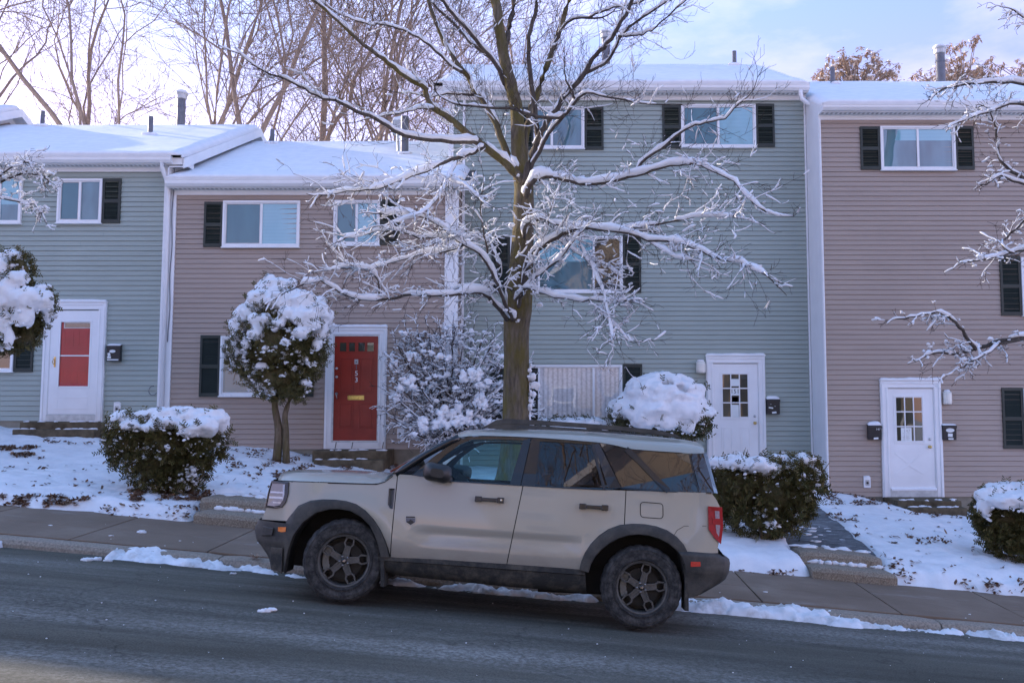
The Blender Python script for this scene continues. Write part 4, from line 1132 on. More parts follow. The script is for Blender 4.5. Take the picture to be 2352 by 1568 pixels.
def rib(mb, line, w, off, thick=.012, sides=(-1, 1)):
    for sd in sides:
        up, dn = [], []
        for k, p in enumerate(line):
            a, b = line[max(k - 1, 0)], line[min(k + 1, len(line) - 1)]; t = Vector((b[0] - a[0], b[1] - a[1])).normalized(); n = Vector((-t.y, t.x)) * w / 2
            up.append((p[0] + n.x, p[1] + n.y)); dn.append((p[0] - n.x, p[1] - n.y))
        L = [[pt(p, sd, off - thick) for p in up], [pt(p, sd, off) for p in up], [pt(p, sd, off) for p in dn], [pt(p, sd, off - thick) for p in dn]]
        if sd < 0: L = list(reversed(L))
        mb.grid(L)
# wheel arch flares
def flare(outer, inner, sides, name='wheel_arch'):
    mb = MB()
    for sd in sides:
        L = []
        for k, (f, of) in enumerate(((0, .004), (.06, .026), (.5, .032), (.94, .026), (1, .012), (1.0, -.06))):
            L.append([(lambda p: pt(p, sd, of))((lerp(a[0], b[0], f), lerp(a[1], b[1], f))) for a, b in zip(outer, inner)])
        if sd > 0: L = [list(reversed(r)) for r in L]
        mb.grid(L)
    return mb.build(name, 'cladding', car, smooth=True, local=True, auto=40)
for sd_ in (-1, 1): flare(AO, AI, (sd_,)); flare(BO, BI, (sd_,))
# sills
SL0 = Q([(648, 702), (712, 702), (900, 712), (1258, 736), (1500, 753), (1640, 764)]); SL1 = Q([(640, 775), (715, 792), (900, 812), (1258, 848), (1500, 868), (1650, 880)])
for sd in (-1, 1):
    mb = MB(); L = []
    for f, of in ((0, -.01), (.02, .016), (.22, .020), (.26, .008), (.55, -.005), (.8, -.03), (1, -.07), (1.05, -.14)):
        row = []
        for k in range(len(SL0) - 1):
            for j in range(8):
                t = j / 8; a = (lerp(SL0[k][0], SL0[k + 1][0], t), lerp(SL0[k][1], SL0[k + 1][1], t)); b = (lerp(SL1[k][0], SL1[k + 1][0], t), lerp(SL1[k][1], SL1[k + 1][1], t))
                s, h = lerp(a[0], b[0], f), lerp(a[1], b[1], f); row.append((s, sd * (HW - .02 + of), h))
        L.append(row)
    if sd < 0: L = [list(r) for r in reversed(L)]
    mb.grid(L)
    mb.build('sill', 'cladding_mud', car, smooth=True, local=True, auto=40)
# doors
def door(s0, s1, wins, handle, sd, glassmat, name):
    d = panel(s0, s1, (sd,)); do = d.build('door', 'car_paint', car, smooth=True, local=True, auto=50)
    f = MB(); ring(f, wins[0], wins[1], .008, .002, .03, (sd,)); f.build('window_frame', 'trim_black', do, local=True)
    g = MB(); poly(g, wins[1], -.006, (sd,)); g.build('window', glassmat, do, local=True)
    (hx0, hy), (hx1, hy2) = handle
    a, b = q(hx0, hy), q(hx1, hy2)
    h = MB(); w = .022
    loop = [(a[0], a[1] - w), (b[0], b[1] - w), (b[0], b[1] + w), (a[0], a[1] + w)]
    for k, (p0, p1, o0, o1, w_) in enumerate(((0, .24, .004, .045, .024), (.24, .76, .024, .05, .015), (.76, 1, .004, .045, .024))):
        A = (lerp(a[0], b[0], p0), lerp(a[1], b[1], p0)); B = (lerp(a[0], b[0], p1), lerp(a[1], b[1], p1))
        L = [pt((A[0], A[1] - w_), sd, o0), pt((B[0], B[1] - w_), sd, o0), pt((B[0], B[1] + w_), sd, o0), pt((A[0], A[1] + w_), sd, o0)]
        h.prism(L, (0, sd * (o1 - o0), 0))
    ho = h.build('handle', 'trim_black', do, local=True, bevel=.005)
    cpt = MB(); c = ((a[0] + b[0]) / 2, (a[1] + b[1]) / 2 + .012)
    cpt.add([pt((c[0] + .07 * math.cos(t), c[1] + .042 * math.sin(t)), sd, .0025) for t in np.linspace(0, 2 * math.pi, 20)[:-1]], [tuple(range(19))])
    cpt.build('handle_recess', 'car_paint', do, local=True)
    return do, a, b
FO = Q([(797, 312), (900, 222), (1010, 143), (1060, 129), (1180, 126), (1364, 133), (1314, 363), (1150, 353), (1000, 344)], .12)
FI = Q([(900, 268), (950, 218), (1020, 166), (1080, 141), (1190, 139), (1325, 145), (1265, 352), (1150, 346), (985, 337)], .12)
RO = Q([(1367, 133), (1540, 144), (1692, 157), (1796, 373), (1722, 384), (1520, 375), (1317, 363)], .12)
RI = Q([(1407, 149), (1540, 156), (1668, 166), (1735, 375), (1716, 377), (1520, 368), (1384, 361)], .12)
for sd in (-1, 1):
    d1, a, b = door(S1 + .004, S2 - .004, (FO, FI), ((1096, 425), (1236, 433)), sd, 'glass_clear', 'front')
    if sd < 0:
        k = MB(); c = pt((b[0] - .025, b[1]), sd, .046); k.lathe([(0, 0), (.009, 0), (.009, -.004), (0, -.005)], 'y', c, 12); k.build('lock', 'chrome', d1, local=True)
        # shield badge
        P = lambda x, y: q(x, y)
        e = MB(); poly(e, Q([(765, 506), (813, 508), (813, 539), (790, 553), (766, 538)]), .004, (-1,), .004); eo = e.build('badge', 'galv', d1, local=True)
        e = MB(); poly(e, Q([(767.5, 516), (811, 518), (810.5, 537), (790, 550), (768, 536)]), .0075, (-1,)); e.build('badge_field', 'pipe', eo, local=True)
        e = MB(); poly(e, Q([(770, 537), (776, 530), (781, 533), (788, 522), (793, 528), (796, 525), (803, 534), (808, 537), (790, 548)]), .0085, (-1,)); e.build('mountain', 'black_metal', eo, local=True)
        e = MB(); poly(e, Q([(767, 508), (811, 509.5), (811, 516), (767, 514.5)]), .0078, (-1,)); e.build('badge_band', 'black_metal', eo, local=True)
    d2, a, b = door(S2 + .004, S3 - .004, (RO, RI), ((1596, 460), (1736, 469)), sd, 'glass_tint', 'rear')
    v_ = MB()
    rib(v_, Q([(1716, 377), (1660, 160)], .12), .028, .006, .02, (sd,)); v_.build('window_bar', 'trim_black', d2, local=True)
# quarter windows
QW = Q([(1697, 158), (1780, 174), (1835, 189), (1960, 200), (2122, 209), (2140, 300), (2160, 393), (2000, 387), (1802, 377), (1797, 370)], .14)
for sd in (-1, 1):
    s_ = (sd,)
    g = MB(); poly(g, QW, .004, s_); g.build('quarter_window', 'glass_dark', car, local=True)
    g = MB(); rib(g, Q([(1822, 186), (1880, 240), (1955, 320), (2020, 388)], .14), .050, .020, .02, s_); g.build('pillar', 'trim_black', car, local=True)
    g = MB(); poly(g, Q([(2127, 209), (2190, 209), (2215, 300), (2234, 397), (2166, 393), (2146, 300)], .2), .002, s_); g.build('corner_window', 'glass_dark', car, local=True)
    g = MB(); rib(g, Q([(2124, 209), (2143, 300), (2163, 393)], .16), .012, .006, .012, s_); g.build('window_trim', 'trim_black', car, local=True)
    g = MB(); rib(g, Q([(1798, 374), (2000, 389), (2236, 399)]), .016, .006, .012, s_); g.build('window_trim', 'trim_black', car, local=True)
# windscreen and A pillars
ws = MB(); rows = []
A0, A1 = q(712, 308, .12), q(1020, 133, .3)
for t in np.linspace(0, 1, 9):
    s, h = lerp(A0[0], A1[0], t), lerp(A0[1], A1[1], t) + .02 * math.sin(math.pi * t); w = lerp(wy(A0[0], A0[1]) - .03, wy(A1[0], A1[1]) - .0, t)
    rows.append([(s - .16 * (1 - f * f) * (1 - t * .55), w * f, h + .02 * (1 - f * f)) for f in np.linspace(-1, 1, 15)])
ws.grid(rows); ws.build('windscreen', 'glass_tint', car, smooth=True, local=True)
for sd in (-1, 1):
    ap = MB(); L = [(Vector(rows[i][0 if sd < 0 else -1])) for i in range(9)]
    ap.tube([p + Vector((.012, sd * .012, 0)) for p in L], .032, 8)
    ap.build('pillar', 'trim_black', car, smooth=True, local=True)
# cabin
cb = MB()
cb.box((.30, -.70, .78), (.72, .70, 1.02)); cb.build('dashboard', 'under', car, local=True, bevel=.05)
for y in (-.40, .40):
    for x, nm in ((1.55, 0), (2.35, 1)):
        st = MB(); st.box((x - .45, y - .25, .55), (x + .05, y + .25, .74)); st.prism([(x - .05, y - .24, .7), (x + .10, y - .24, .7), (x + .26, y - .2, 1.27), (x + .14, y - .2, 1.27)], (0, .46, 0)); st.box((x + .17, y - .12, 1.29), (x + .27, y + .12, 1.45))
        st.build('seat', 'seat', car, local=True, bevel=.04)
sw = MB(); c = Vector((.92, -.40, .98)); e1, e2 = Vector((0, 1, 0)), Vector((.35, 0, .94)).normalized()
sw.tube([c + (e1 * math.cos(t) + e2 * math.sin(t)) * .18 for t in np.linspace(0, 2 * math.pi, 26)], .016, 8, cap=False); sw.tube([c - e1 * .17, c + e1 * .17], .02, 6); sw.tube([c, c - e2 * .17], .02, 6); sw.lathe([(0, -.02), (.05, -.02), (.05, .02), (0, .02)], 'z', c, 10)
sw.build('steering_wheel', 'trim_black', car, smooth=True, local=True)
# mirrors
for sd in (-1, 1):
    mm = MB()
    a, b = q(842, 302, -.12), q(972, 304, -.12); cx_, cz_ = (a[0] + b[0]) / 2, (a[1] + b[1]) / 2 + .0
    rows = []
    for j, f in enumerate(np.linspace(0, 1, 9)):
        rr = math.sin(math.pi * clamp(.04 + f * .92)) ** .38
        y = sd * (.955 + .215 * f); row = []
        for t in np.linspace(0, 2 * math.pi, 21)[:-1]:
            ex = math.copysign(abs(math.cos(t)) ** .6, math.cos(t)); ez = math.copysign(abs(math.sin(t)) ** .65, math.sin(t))
            row.append((cx_ + .132 * rr * ex * (1 if ex > 0 else .95) + .02 * f, y, cz_ + .086 * rr * ez + (.012 * (ex < 0)) * rr))
        rows.append(row)
    mm.grid(rows if sd > 0 else rows, 0, True); mm.add(rows[0], [tuple(range(20))]); mm.add(rows[-1], [tuple(range(20))])
    mm.prism([(cx_ + .0, sd * .86, cz_ - .06), (cx_ + .14, sd * .86, cz_ - .085), (cx_ + .1, sd * 1.0, cz_ - .06), (cx_ + .0, sd * 1.0, cz_ - .05)], (0, 0, .05))
    mo = mm.build('mirror', 'mirror_black', car, smooth=True, local=True, auto=45)
# fender vent, fuel door, seams, lamps
for sd in (-1, 1):
    e = MB(); ring(e, Q([(683, 376), (710, 376), (703, 473), (690, 470), (680, 450)]), Q([(690, 383), (703, 383), (697, 462), (692, 460), (687, 445)]), .010, .006, .02, (sd,), 2); eo = e.build('fender_vent', 'trim_black', car, local=True)
    e = MB(); poly(e, Q([(690, 383), (703, 383), (697, 462), (692, 460), (687, 445)]), .002, (sd,)); e.build('vent_mesh', 'cladding', eo, local=True)
def rr(x0, y0, x1, y1, r, tilt=0):
    L = []
    for cx_, cy_, a0 in ((x1 - r, y0 + r, -90), (x1 - r, y1 - r, 0), (x0 + r, y1 - r, 90), (x0 + r, y0 + r, 180)):
        for k in range(5):
            a = rad(a0 + 22.5 * k); L.append((cx_ + r * math.cos(a), cy_ + r * math.sin(a) + tilt * (cx_ - x0)))
    return L
e = MB(); L = Q(rr(1890, 441, 1999, 513, 16, .075)); rib(e, L + L[:1], .006, .0035, .004, (-1,)); e.build('fuel_door_seam', 'under', car, local=True)
e = MB(); rib(e, Q([(2045, 605), (2065, 575), (2100, 556), (2208, 556)]), .004, .002, .003, (-1,)); e.build('bumper_seam', 'under', car, local=True)
e = MB(); poly(e, Q([(152, 561), (195, 560), (193, 582), (170, 585), (152, 580)]), .036, (-1,), .004); e.build('side_marker', 'amber_lens', car, local=True)
e = MB(); poly(e, Q([(2124, 722), (2171, 724), (2171, 746), (2124, 746)]), .042, (-1,), .004); e.build('reflector', 'reflector', car, local=True)
HLo = Q([(104, 338), (206, 345), (206, 400), (196, 440), (176, 466), (140, 472), (84, 467), (95, 400)], .1); HLi = Q([(108, 352), (190, 354), (190, 400), (182, 432), (166, 456), (135, 462), (92, 458), (102, 400)], .1)
def pth(p, sd, off):
    s = max(p[0], sf(p[1]) + .0); return (s - off * .8 * clamp((-.5 - p[0]) / .2), sd * (wy(s, p[1]) + off), p[1])
for sd in (-1, 1):
    e = MB(); n = len(HLo); A = [pth(p, sd, .012) for p in HLo]; B = [pth(p, sd, .012) for p in HLi]; C_ = [pth(p, sd, -.01) for p in HLo]
    e.grid([C_, A, B], 0, True); eo = e.build('headlight', 'trim_black', car, local=True)
    A = [pth(p, sd, .006) for p in HLi]; e = MB(); cen = sum((Vector(p) for p in A), Vector()) / n; e.add(A + [cen], [(i, (i + 1) % n, n) for i in range(n)]); e.build('lens', 'pane_dark', eo, local=True)
    e = MB()
    for y0, y1, x0, x1 in ((390, 398, 112, 186), (414, 424, 108, 184), (440, 446, 130, 176)):
        A = [pth(p, sd, .011) for p in Q([(x0, y0), (x1, y0 + 2), (x1, y1 + 2), (x0, y1)], .1)]; e.add(A, [(0, 1, 2, 3)])
    A = [pth(p, sd, .011) for p in Q([(178, 358), (188, 358), (188, 432), (180, 440)], .1)]; e.add(A, [(0, 1, 2, 3)])
    e.build('light_strip', 'clear_lens', eo, local=True)
    # tail lamp wraps the corner
    e = MB(); T0 = Q([(2211, 461), (2281, 466), (2283, 560), (2270, 640), (2240, 612), (2211, 570)], .1); ring(e, T0, Q([(2236, 490), (2262, 492), (2264, 555), (2258, 598), (2248, 580), (2236, 555)], .1), .018, .014, .03, (sd,), 2); poly(e, Q([(2236, 490), (2262, 492), (2264, 555), (2258, 598), (2248, 580), (2236, 555)], .1), .012, (sd,)); eo = e.build('tail_light', 'red_lens', car, local=True)
    e = MB(); poly(e, Q([(2244, 482), (2266, 484), (2268, 560), (2261, 606), (2250, 588), (2246, 560)], .1), .016, (sd,)); e.build('lens', 'tail_lens', eo, local=True)
    e = MB(); poly(e, Q([(2230, 518), (2271, 520), (2271, 550), (2232, 546)], .1), .020, (sd,), .004); e.build('lamp', 'red_lens', eo, local=True)
    # tow-hook pocket and lower chin of the bumper
    e = MB(); L = [pt(p, sd, .03) for p in Q([(78, 556), (140, 563), (132, 600), (70, 604)], .1)]; e.prism(L, (0, sd * .02, 0)); e.build('tow_cover', 'cladding', car, local=True, bevel=.008)
    e = MB(); L = [pt(p, sd, .005) for p in Q([(122, 655), (188, 658), (185, 780), (126, 752)], .1)]; e.prism(L, (0, sd * .03, 0)); e.build('air_dam', 'cladding_mud', car, local=True, bevel=.008)
    # mud flaps
    e = MB(); a, b = q(645, 640), q(655, 842); e.prism([(a[0], sd * .70, a[1]), (a[0] + .03, sd * .70, a[1]), (b[0] + .02, sd * .70, b[1]), (b[0] - .012, sd * .70, b[1])], (0, sd * .225, 0)); e.build('mud_flap', 'cladding_mud', car, local=True)
    e = MB(); a, b, c = q(2078, 690), q(2106, 800), q(2110, 958); P = [(a[0], a[1]), (a[0] + .04, a[1]), (b[0] + .02, b[1]), (c[0] + .012, c[1]), (c[0] - .025, c[1]), (b[0] - .012, b[1])]; e.prism([(x, sd * .70, z) for x, z in P], (0, sd * .235, 0)); e.build('mud_flap', 'cladding_mud', car, local=True)
    # roof rails
    e = MB(); ry = sd * .575; dy = .38
    T = Q([(1128, 86), (1195, 54), (1240, 50), (1400, 58), (1600, 71), (1800, 87), (1950, 102), (2060, 122), (2086, 131)], dy); T = [(p[0], p[1] + .018 * clamp(i / 1.5) * clamp((8 - i) / 1.5)) for i, p in enumerate(T)]; B = Q([(1128, 90), (1200, 72), (1240, 66), (1400, 71), (1600, 84), (1800, 99), (1950, 113), (2060, 132), (2086, 134)], dy)
    e.grid([[(p[0], ry - .022, p[1]) for p in T], [(p[0], ry + .022, p[1]) for p in T], [(p[0], ry + .022, p[1]) for p in B], [(p[0], ry - .022, p[1]) for p in B], [(p[0], ry - .022, p[1]) for p in T]])
    for L in ([(1150, 88), (1205, 62), (1330, 60), (1290, 90)], [(1628, 78), (1690, 84), (1716, 101), (1634, 96)], [(1870, 97), (1960, 108), (2075, 128), (1900, 114)]):
        P = Q(L, dy); e.prism([(p[0], ry - .018, p[1]) for p in P], (0, .036, 0))
    e.build('roof_rail', 'cladding', car, local=True, bevel=.004)
# hood seam and arch crease
e = MB(); rib(e, Q([(205, 344), (400, 351), (620, 357), (662, 345), (700, 316)]), .007, .003, .004, (-1,)); e.build('hood_seam', 'under', car, local=True)
# wheels
def wheel_parts():
    ty = MB(); n = 96
    prof = [(.222, -.095), (.236, -.108), (.262, -.118), (.292, -.121), (.318, -.118), (.338, -.108), (.352, -.094), (.361, -.075), (.365, -.04), (.367, 0), (.365, .04), (.361, .075), (.352, .094), (.318, .118), (.262, .118), (.222, .095)]
    rows = []
    for k, (r, y) in enumerate(prof):
        row = []
        for j in range(n):
            a = 2 * math.pi * j / n; rr_ = r
            if 4 < k < 13 and (j % 4 in (0,)): rr_ -= .007
            if k in (4, 5) and j % 4 in (1, 2): y_ = y - .004
            else: y_ = y
            row.append((rr_ * math.cos(a), y_, rr_ * math.sin(a)))
        rows.append(row)
    ty.grid(rows, 0, True)
    for r, w in ((.246, .004), (.254, .003), (.301, .003), (.326, .003)): ty.lathe([(r - .004, -.1165), (r - .002, -.1215 - w), (r + .002, -.1215 - w), (r + .004, -.1165)], 'y', n=72)
    rm = MB()
    rm.lathe([(.228, -.094), (.232, -.104), (.226, -.108), (.214, -.104), (.208, -.085), (.205, .02), (.20, .05)], 'y', n=64)
    for i in range(5):
        a0 = rad(80 + 72 * i); ca, sa = math.cos(a0), math.sin(a0)
        def R2(x, z): return (x * ca - z * sa, x * sa + z * ca)   # x along spoke
        def pr(loop, y0, y1):
            rm.prism([(R2(x, z)[0], y0, R2(x, z)[1]) for x, z in loop], (0, y1 - y0, 0))
        yo = -.088
        pr([(.045, -.030), (.13, -.026), (.13, .026), (.045, .030)], yo + .006, yo + .035)
        for s in (-1, 1):
            pr([(.045, s * .030), (.13, s * .026), (.13, s * .017), (.045, s * .020)], yo - .003, yo + .03)
            pr([(.125, s * .028), (.150, s * .046), (.208, s * .036), (.208, s * .024), (.154, s * .032), (.125, s * .014)], yo - .003, yo + .03)
        pr([(.198, -.034), (.213, -.034), (.213, .034), (.198, .034)], yo - .003, yo + .03)
        pr([(.120, -.028), (.134, -.030), (.134, .030), (.120, .028)], yo, yo + .03)
    rm.lathe([(0, -.085), (.05, -.086), (.056, -.078), (.056, -.05)], 'y', n=24)
    hb = MB(); hb.lathe([(0, -.094), (.022, -.093), (.026, -.086), (.026, -.08)], 'y', n=20)
    em = MB(); L = [(-.012, -.004), (-.006, .010), (0, .004), (.004, .013), (.013, .010), (.010, .002), (.013, -.006), (.004, -.012), (.002, -.004), (-.005, -.012)]
    em.prism([(x, -.0965, z) for x, z in L], (0, .003, 0))
    lg = MB()
    for i in range(5):
        a = rad(80 + 36 + 72 * i); lg.lathe([(0, -.098), (.007, -.097), (.011, -.090), (.011, -.07)], 'y', (.040 * math.cos(a), 0, .040 * math.sin(a)), 8)
    ds = MB(); ds.lathe([(.05, -.03), (.165, -.03), (.165, .0), (.05, .0)], 'y', n=40); ds.lathe([(.07, -.05), (.075, -.03)], 'y', n=20); ds.lathe([(0, .03), (.2, .03), (.2, .05)], 'y', n=30)
    cl = MB()
    for a in np.linspace(rad(150), rad(205), 6): cl.box((.165 * math.cos(a) - .03, -.055, .165 * math.sin(a) - .03), (.165 * math.cos(a) + .03, .02, .165 * math.sin(a) + .03))
    return ty, rm, hb, em, lg, ds, cl
ty, rm, hb, em, lg, ds, cl = wheel_parts()
def tyre_text(word, r, a0, da, parent):
    cu = []
    for i, ch in enumerate(word):
        a = rad(a0 - da * i); up = Vector((math.cos(a), 0, math.sin(a))); rt = Vector((math.sin(a), 0, -math.cos(a)))
        cu.append(textmesh(ch, .034, up * r + Vector((0, -.1225, 0)), 'letter', parent, 'lettering', right=rt, up=up, depth=.0015, local=True))
    me = cu[0].data; bm = bmesh.new()
    for o in cu: bm.from_mesh(o.data)
    bm.to_mesh(me); bm.free()
    for o in cu[1:]: bpy.data.objects.remove(o)
M['letter'] = simple('tyre_letter', (.06, .058, .055), .8, .3, 20)
def put_wheel(x, sd, proto=None, yaw=0):
    if proto is None:
        w = ds.build('wheel', 'disc', car, smooth=False, local=True)
        ty.build('tyre', 'tyre_rubber', w, smooth=True, local=True, auto=38); rm.build('rim', 'rim_paint', w, smooth=True, local=True, auto=30)
        hb.build('hub_cap', 'trim_black', w, smooth=True, local=True); em.build('emblem', 'nut', w, local=True); tyre_text('Continental', .277, 214, 7.2, w); lg.build('wheel_nuts', 'nut', w, local=True, smooth=True); cl.build('brake_caliper', 'caliper', w, local=True, bevel=.01)
    else:
        w = proto.copy(); COL.objects.link(w); w.parent = car
        for c in proto.children:
            k = c.copy(); COL.objects.link(k); k.parent = w
    w.location = (x, sd * (HW - .118 + .012), RW); w.rotation_euler = (0, 0, (math.pi if sd > 0 else 0) + yaw)
    return w
w0 = put_wheel(0, -1, yaw=rad(7)); put_wheel(2.67, -1, w0); put_wheel(0, 1, w0, rad(7)); put_wheel(2.67, 1, w0)
# ------------------------------------------------------------------ bark, leaves
def bark(name, c0, c1, moss=None, lo=.45, hi=.62):
    m, nt, bs = mat(name); M[name] = m
    v = coords(nt); st = coords(nt, (1, 1, .18))
    a = ramp(nt, noi(nt, st, 26, 6, .65), [(.32, c0), (.68, c1)])
    if moss:
        f = noi(nt, coords(nt, (1, 1, .45)), 4.5, 6, .6); k = ramp(nt, f, [(lo, (0, 0, 0)), (hi, (.85, .85, .85))]); a = mixc(nt, k, a, moss)
    nt.links.new(a, bs.inputs['Base Color']); bs.inputs['Roughness'].default_value = .95; bs.inputs['Specular IOR Level'].default_value = .15
    bump(nt, bs, noi(nt, st, 30, 6, .72), 1.0, .04)
bark('bark_main', (.085, .070, .052), (.225, .185, .14), (.145, .118, .035), .41, .60)
bark('bark_branch', (.065, .055, .048), (.16, .135, .115))
bark('bark_twig', (.05, .038, .034), (.11, .085, .075))
bark('bark_far', (.22, .165, .135), (.40, .32, .27))  # paled in the colour itself, in place of haze and glow over distant trees
bark('bark_yew', (.10, .07, .045), (.24, .18, .12), (.12, .10, .04))
def leafmat(name, cs, trans=.15):
    m, nt, bs = mat(name); M[name] = m
    g = nt.nodes.new('ShaderNodeNewGeometry')
    a = ramp(nt, g.outputs['Random Per Island'], [(i / (len(cs) - 1), c) for i, c in enumerate(cs)])
    nt.links.new(a, bs.inputs['Base Color']); bs.inputs['Roughness'].default_value = .6; bs.inputs['Specular IOR Level'].default_value = .3
leafmat('yew_leaf', [(.045, .045, .012), (.085, .080, .022), (.13, .115, .035), (.06, .05, .02), (.17, .13, .05)])
leafmat('brown_leaf', [(.42, .28, .19), (.58, .43, .33), (.32, .20, .13), (.68, .54, .43)])
leafmat('litter', [(.16, .075, .04), (.10, .05, .03), (.24, .14, .08), (.07, .045, .03)])
leafmat('rhodo', [(.05, .06, .025), (.09, .09, .04), (.12, .10, .045)])

def smooth_line(pts, sub=3):
    out = []
    n = len(pts)
    for i in range(n - 1):
        p0, p1, p2, p3 = pts[max(i - 1, 0)], pts[i], pts[i + 1], pts[min(i + 2, n - 1)]
        for j in range(sub):
            t = j / sub
            out.append(.5 * ((2 * p1) + (p2 - p0) * t + (2 * p0 - 5 * p1 + 4 * p2 - p3) * t * t + (3 * p1 - p0 - 3 * p2 + p3) * t ** 3))
    out.append(pts[-1]); return out
UP = Vector((0, 0, 1))
class Tree:
    def __init__(s, Y, seed, minr=.0028):
        s.Y = Y; s.k = Y / FPX; s.r = random.Random(seed); s.limbs = []; s.tw = MB(); s.sn = MB(); s.minr = minr; s.sd = seed
    def limb(s, uv, r0, r1, y0=0, y1=0, jitter=.012):
        n = len(uv); pts = []
        for i, (u, v) in enumerate(uv):
            t = i / (n - 1); pts.append(W(u, v, s.Y + lerp(y0, y1, t) + s.r.uniform(-.05, .05) * (0 < i)))
        pts = smooth_line(pts); N = len(pts)
        rs = [lerp(r0, r1, (i / (N - 1)) ** .85) * s.k for i in range(N)]
        for i in range(1, N - 1): pts[i] = pts[i] + Vector((s.r.uniform(-1, 1), s.r.uniform(-1, 1), s.r.uniform(-1, 1))) * jitter
        s.limbs.append((pts, rs)); return pts, rs
    def snow_line(s, pts, rs, amt=1.0, gap=-.15, base=.011, n=6):
        N = len(pts); run = []; rr = []
        s.sd += .37
        def flush():
            if len(run) > 1:
                q = list(rr); q[0] *= .45; q[-1] *= .45
                s.sn.tube(run, q, n, squash=.92)
            run.clear(); rr.clear()
        for i in range(N):
            t = (pts[min(i + 1, N - 1)] - pts[max(i - 1, 0)])
            if t.length < 1e-6: continue
            t.normalize(); hf = math.sqrt(max(0, 1 - t.z * t.z))
            g = nz(pts[i].x * 2.7 + s.sd, pts[i].z * 2.7, pts[i].y * 2.7)
            if hf < .38 or g < gap: flush(); continue
            r = rs[i]; k = (r * 1.0 + base) * hf ** .8 * amt * max(.35, 1 + .8 * nz(pts[i].x * 6, pts[i].z * 6, s.sd) + .45 * nz(pts[i].x * 17, pts[i].z * 17, s.sd))
            nrm = (UP - t * UP.dot(t)).normalized()
            run.append(pts[i] + nrm * (r * .55 + k * .5)); rr.append(max(k, .004))
        flush()
    def twig(s, p, d, L, r, depth, snow, upb=.1, n=5, kids=3, droop=0.0):
        pts = [p.copy()]; d = d.normalized()
        for i in range(n):
            d = (d + Vector((s.r.gauss(0, .17), s.r.gauss(0, .17), s.r.gauss(0, .15) + upb * .3 - droop * .25))).normalized()
            pts.append(pts[-1] + d * (L / n))
        rs = [max(s.minr, lerp(r, r * .35, i / n)) for i in range(n + 1)]
        s.tw.tube(pts, rs, 4 if r > .006 else 3, cap=False)
        if s.r.random() < snow * (1.5 if depth > 1 else 1.1 if depth else .55):
            s.snow_line(smooth_line(pts, 2), [lerp(r, r * .4, i / (2 * n)) for i in range(2 * n + 1)], 1.0, s.r.choice([-.7, -.5, -.2]), s.r.uniform(.005, .013), 5)
        if depth > 0:
            for j in range(kids):
                i = s.r.randint(1, n); b = pts[i]; t = (pts[i] - pts[i - 1]).normalized()
                a = Vector((s.r.gauss(0, 1), s.r.gauss(0, 1), s.r.gauss(0, .8))); a = (a - t * a.dot(t)).normalized()
                s.twig(b, t * .75 + a * .75 + UP * upb, L * s.r.uniform(.35, .65), r * .55, depth - 1, snow * .9, upb, max(3, n - 1), kids, droop)
    def tufts(s, pts, per_m, spread, r0, r1):
        tot = sum((pts[i + 1] - pts[i]).length for i in range(len(pts) - 1))
        for k in range(int(tot * per_m)):
            p = pts[s.r.randint(2, len(pts) - 1)] + Vector((s.r.gauss(0, spread), s.r.gauss(0, spread), s.r.gauss(0, spread * .7)))
            r = s.r.uniform(r0, r1)
            for j in range(s.r.choice([2, 3, 4])): s.sn.blob(p + Vector((s.r.uniform(-1.6, 1.6) * r, s.r.uniform(-1, 1) * r, s.r.uniform(-.8, .8) * r)), (r * s.r.uniform(.6, 1.4), r * .8, r * s.r.uniform(.4, .8)), 1, jit=.5, seed=s.r.random() * 60)
            q = pts[min(range(0, len(pts), 2), key=lambda i: (pts[i] - p).length_squared)]; s.tw.tube([q, (p + q) / 2 + Vector((0, 0, -.01)), p], [.004, .003, .002], 3, cap=False)
    def dress(s, li, per_m, L, depth=2, snow=.5, upb=.15, t0=.2, kids=3, r=.006, droop=0):
        pts, rs = s.limbs[li] if isinstance(li, int) else li
        tot = sum((pts[i + 1] - pts[i]).length for i in range(len(pts) - 1)); n = int(tot * per_m * (1 - t0))
        for k in range(n):
            i = int(lerp(t0, .999, s.r.random()) * (len(pts) - 1)); p = pts[i]; t = (pts[i + 1] - pts[i]).normalized()
            a = Vector((s.r.gauss(0, 1), s.r.gauss(0, .9), s.r.gauss(0, .8))); a = (a - t * a.dot(t)).normalized()
            s.twig(p, t * s.r.uniform(.4, 1) + a * .9 + UP * upb, L * s.r.uniform(.45, 1.25), min(r, rs[i] * .7 + .001), depth, snow, upb, 5, kids, droop)
        s.twig(pts[-1], (pts[-1] - pts[-2]), L * .9, rs[-1], depth, snow, upb, 5, kids, droop)

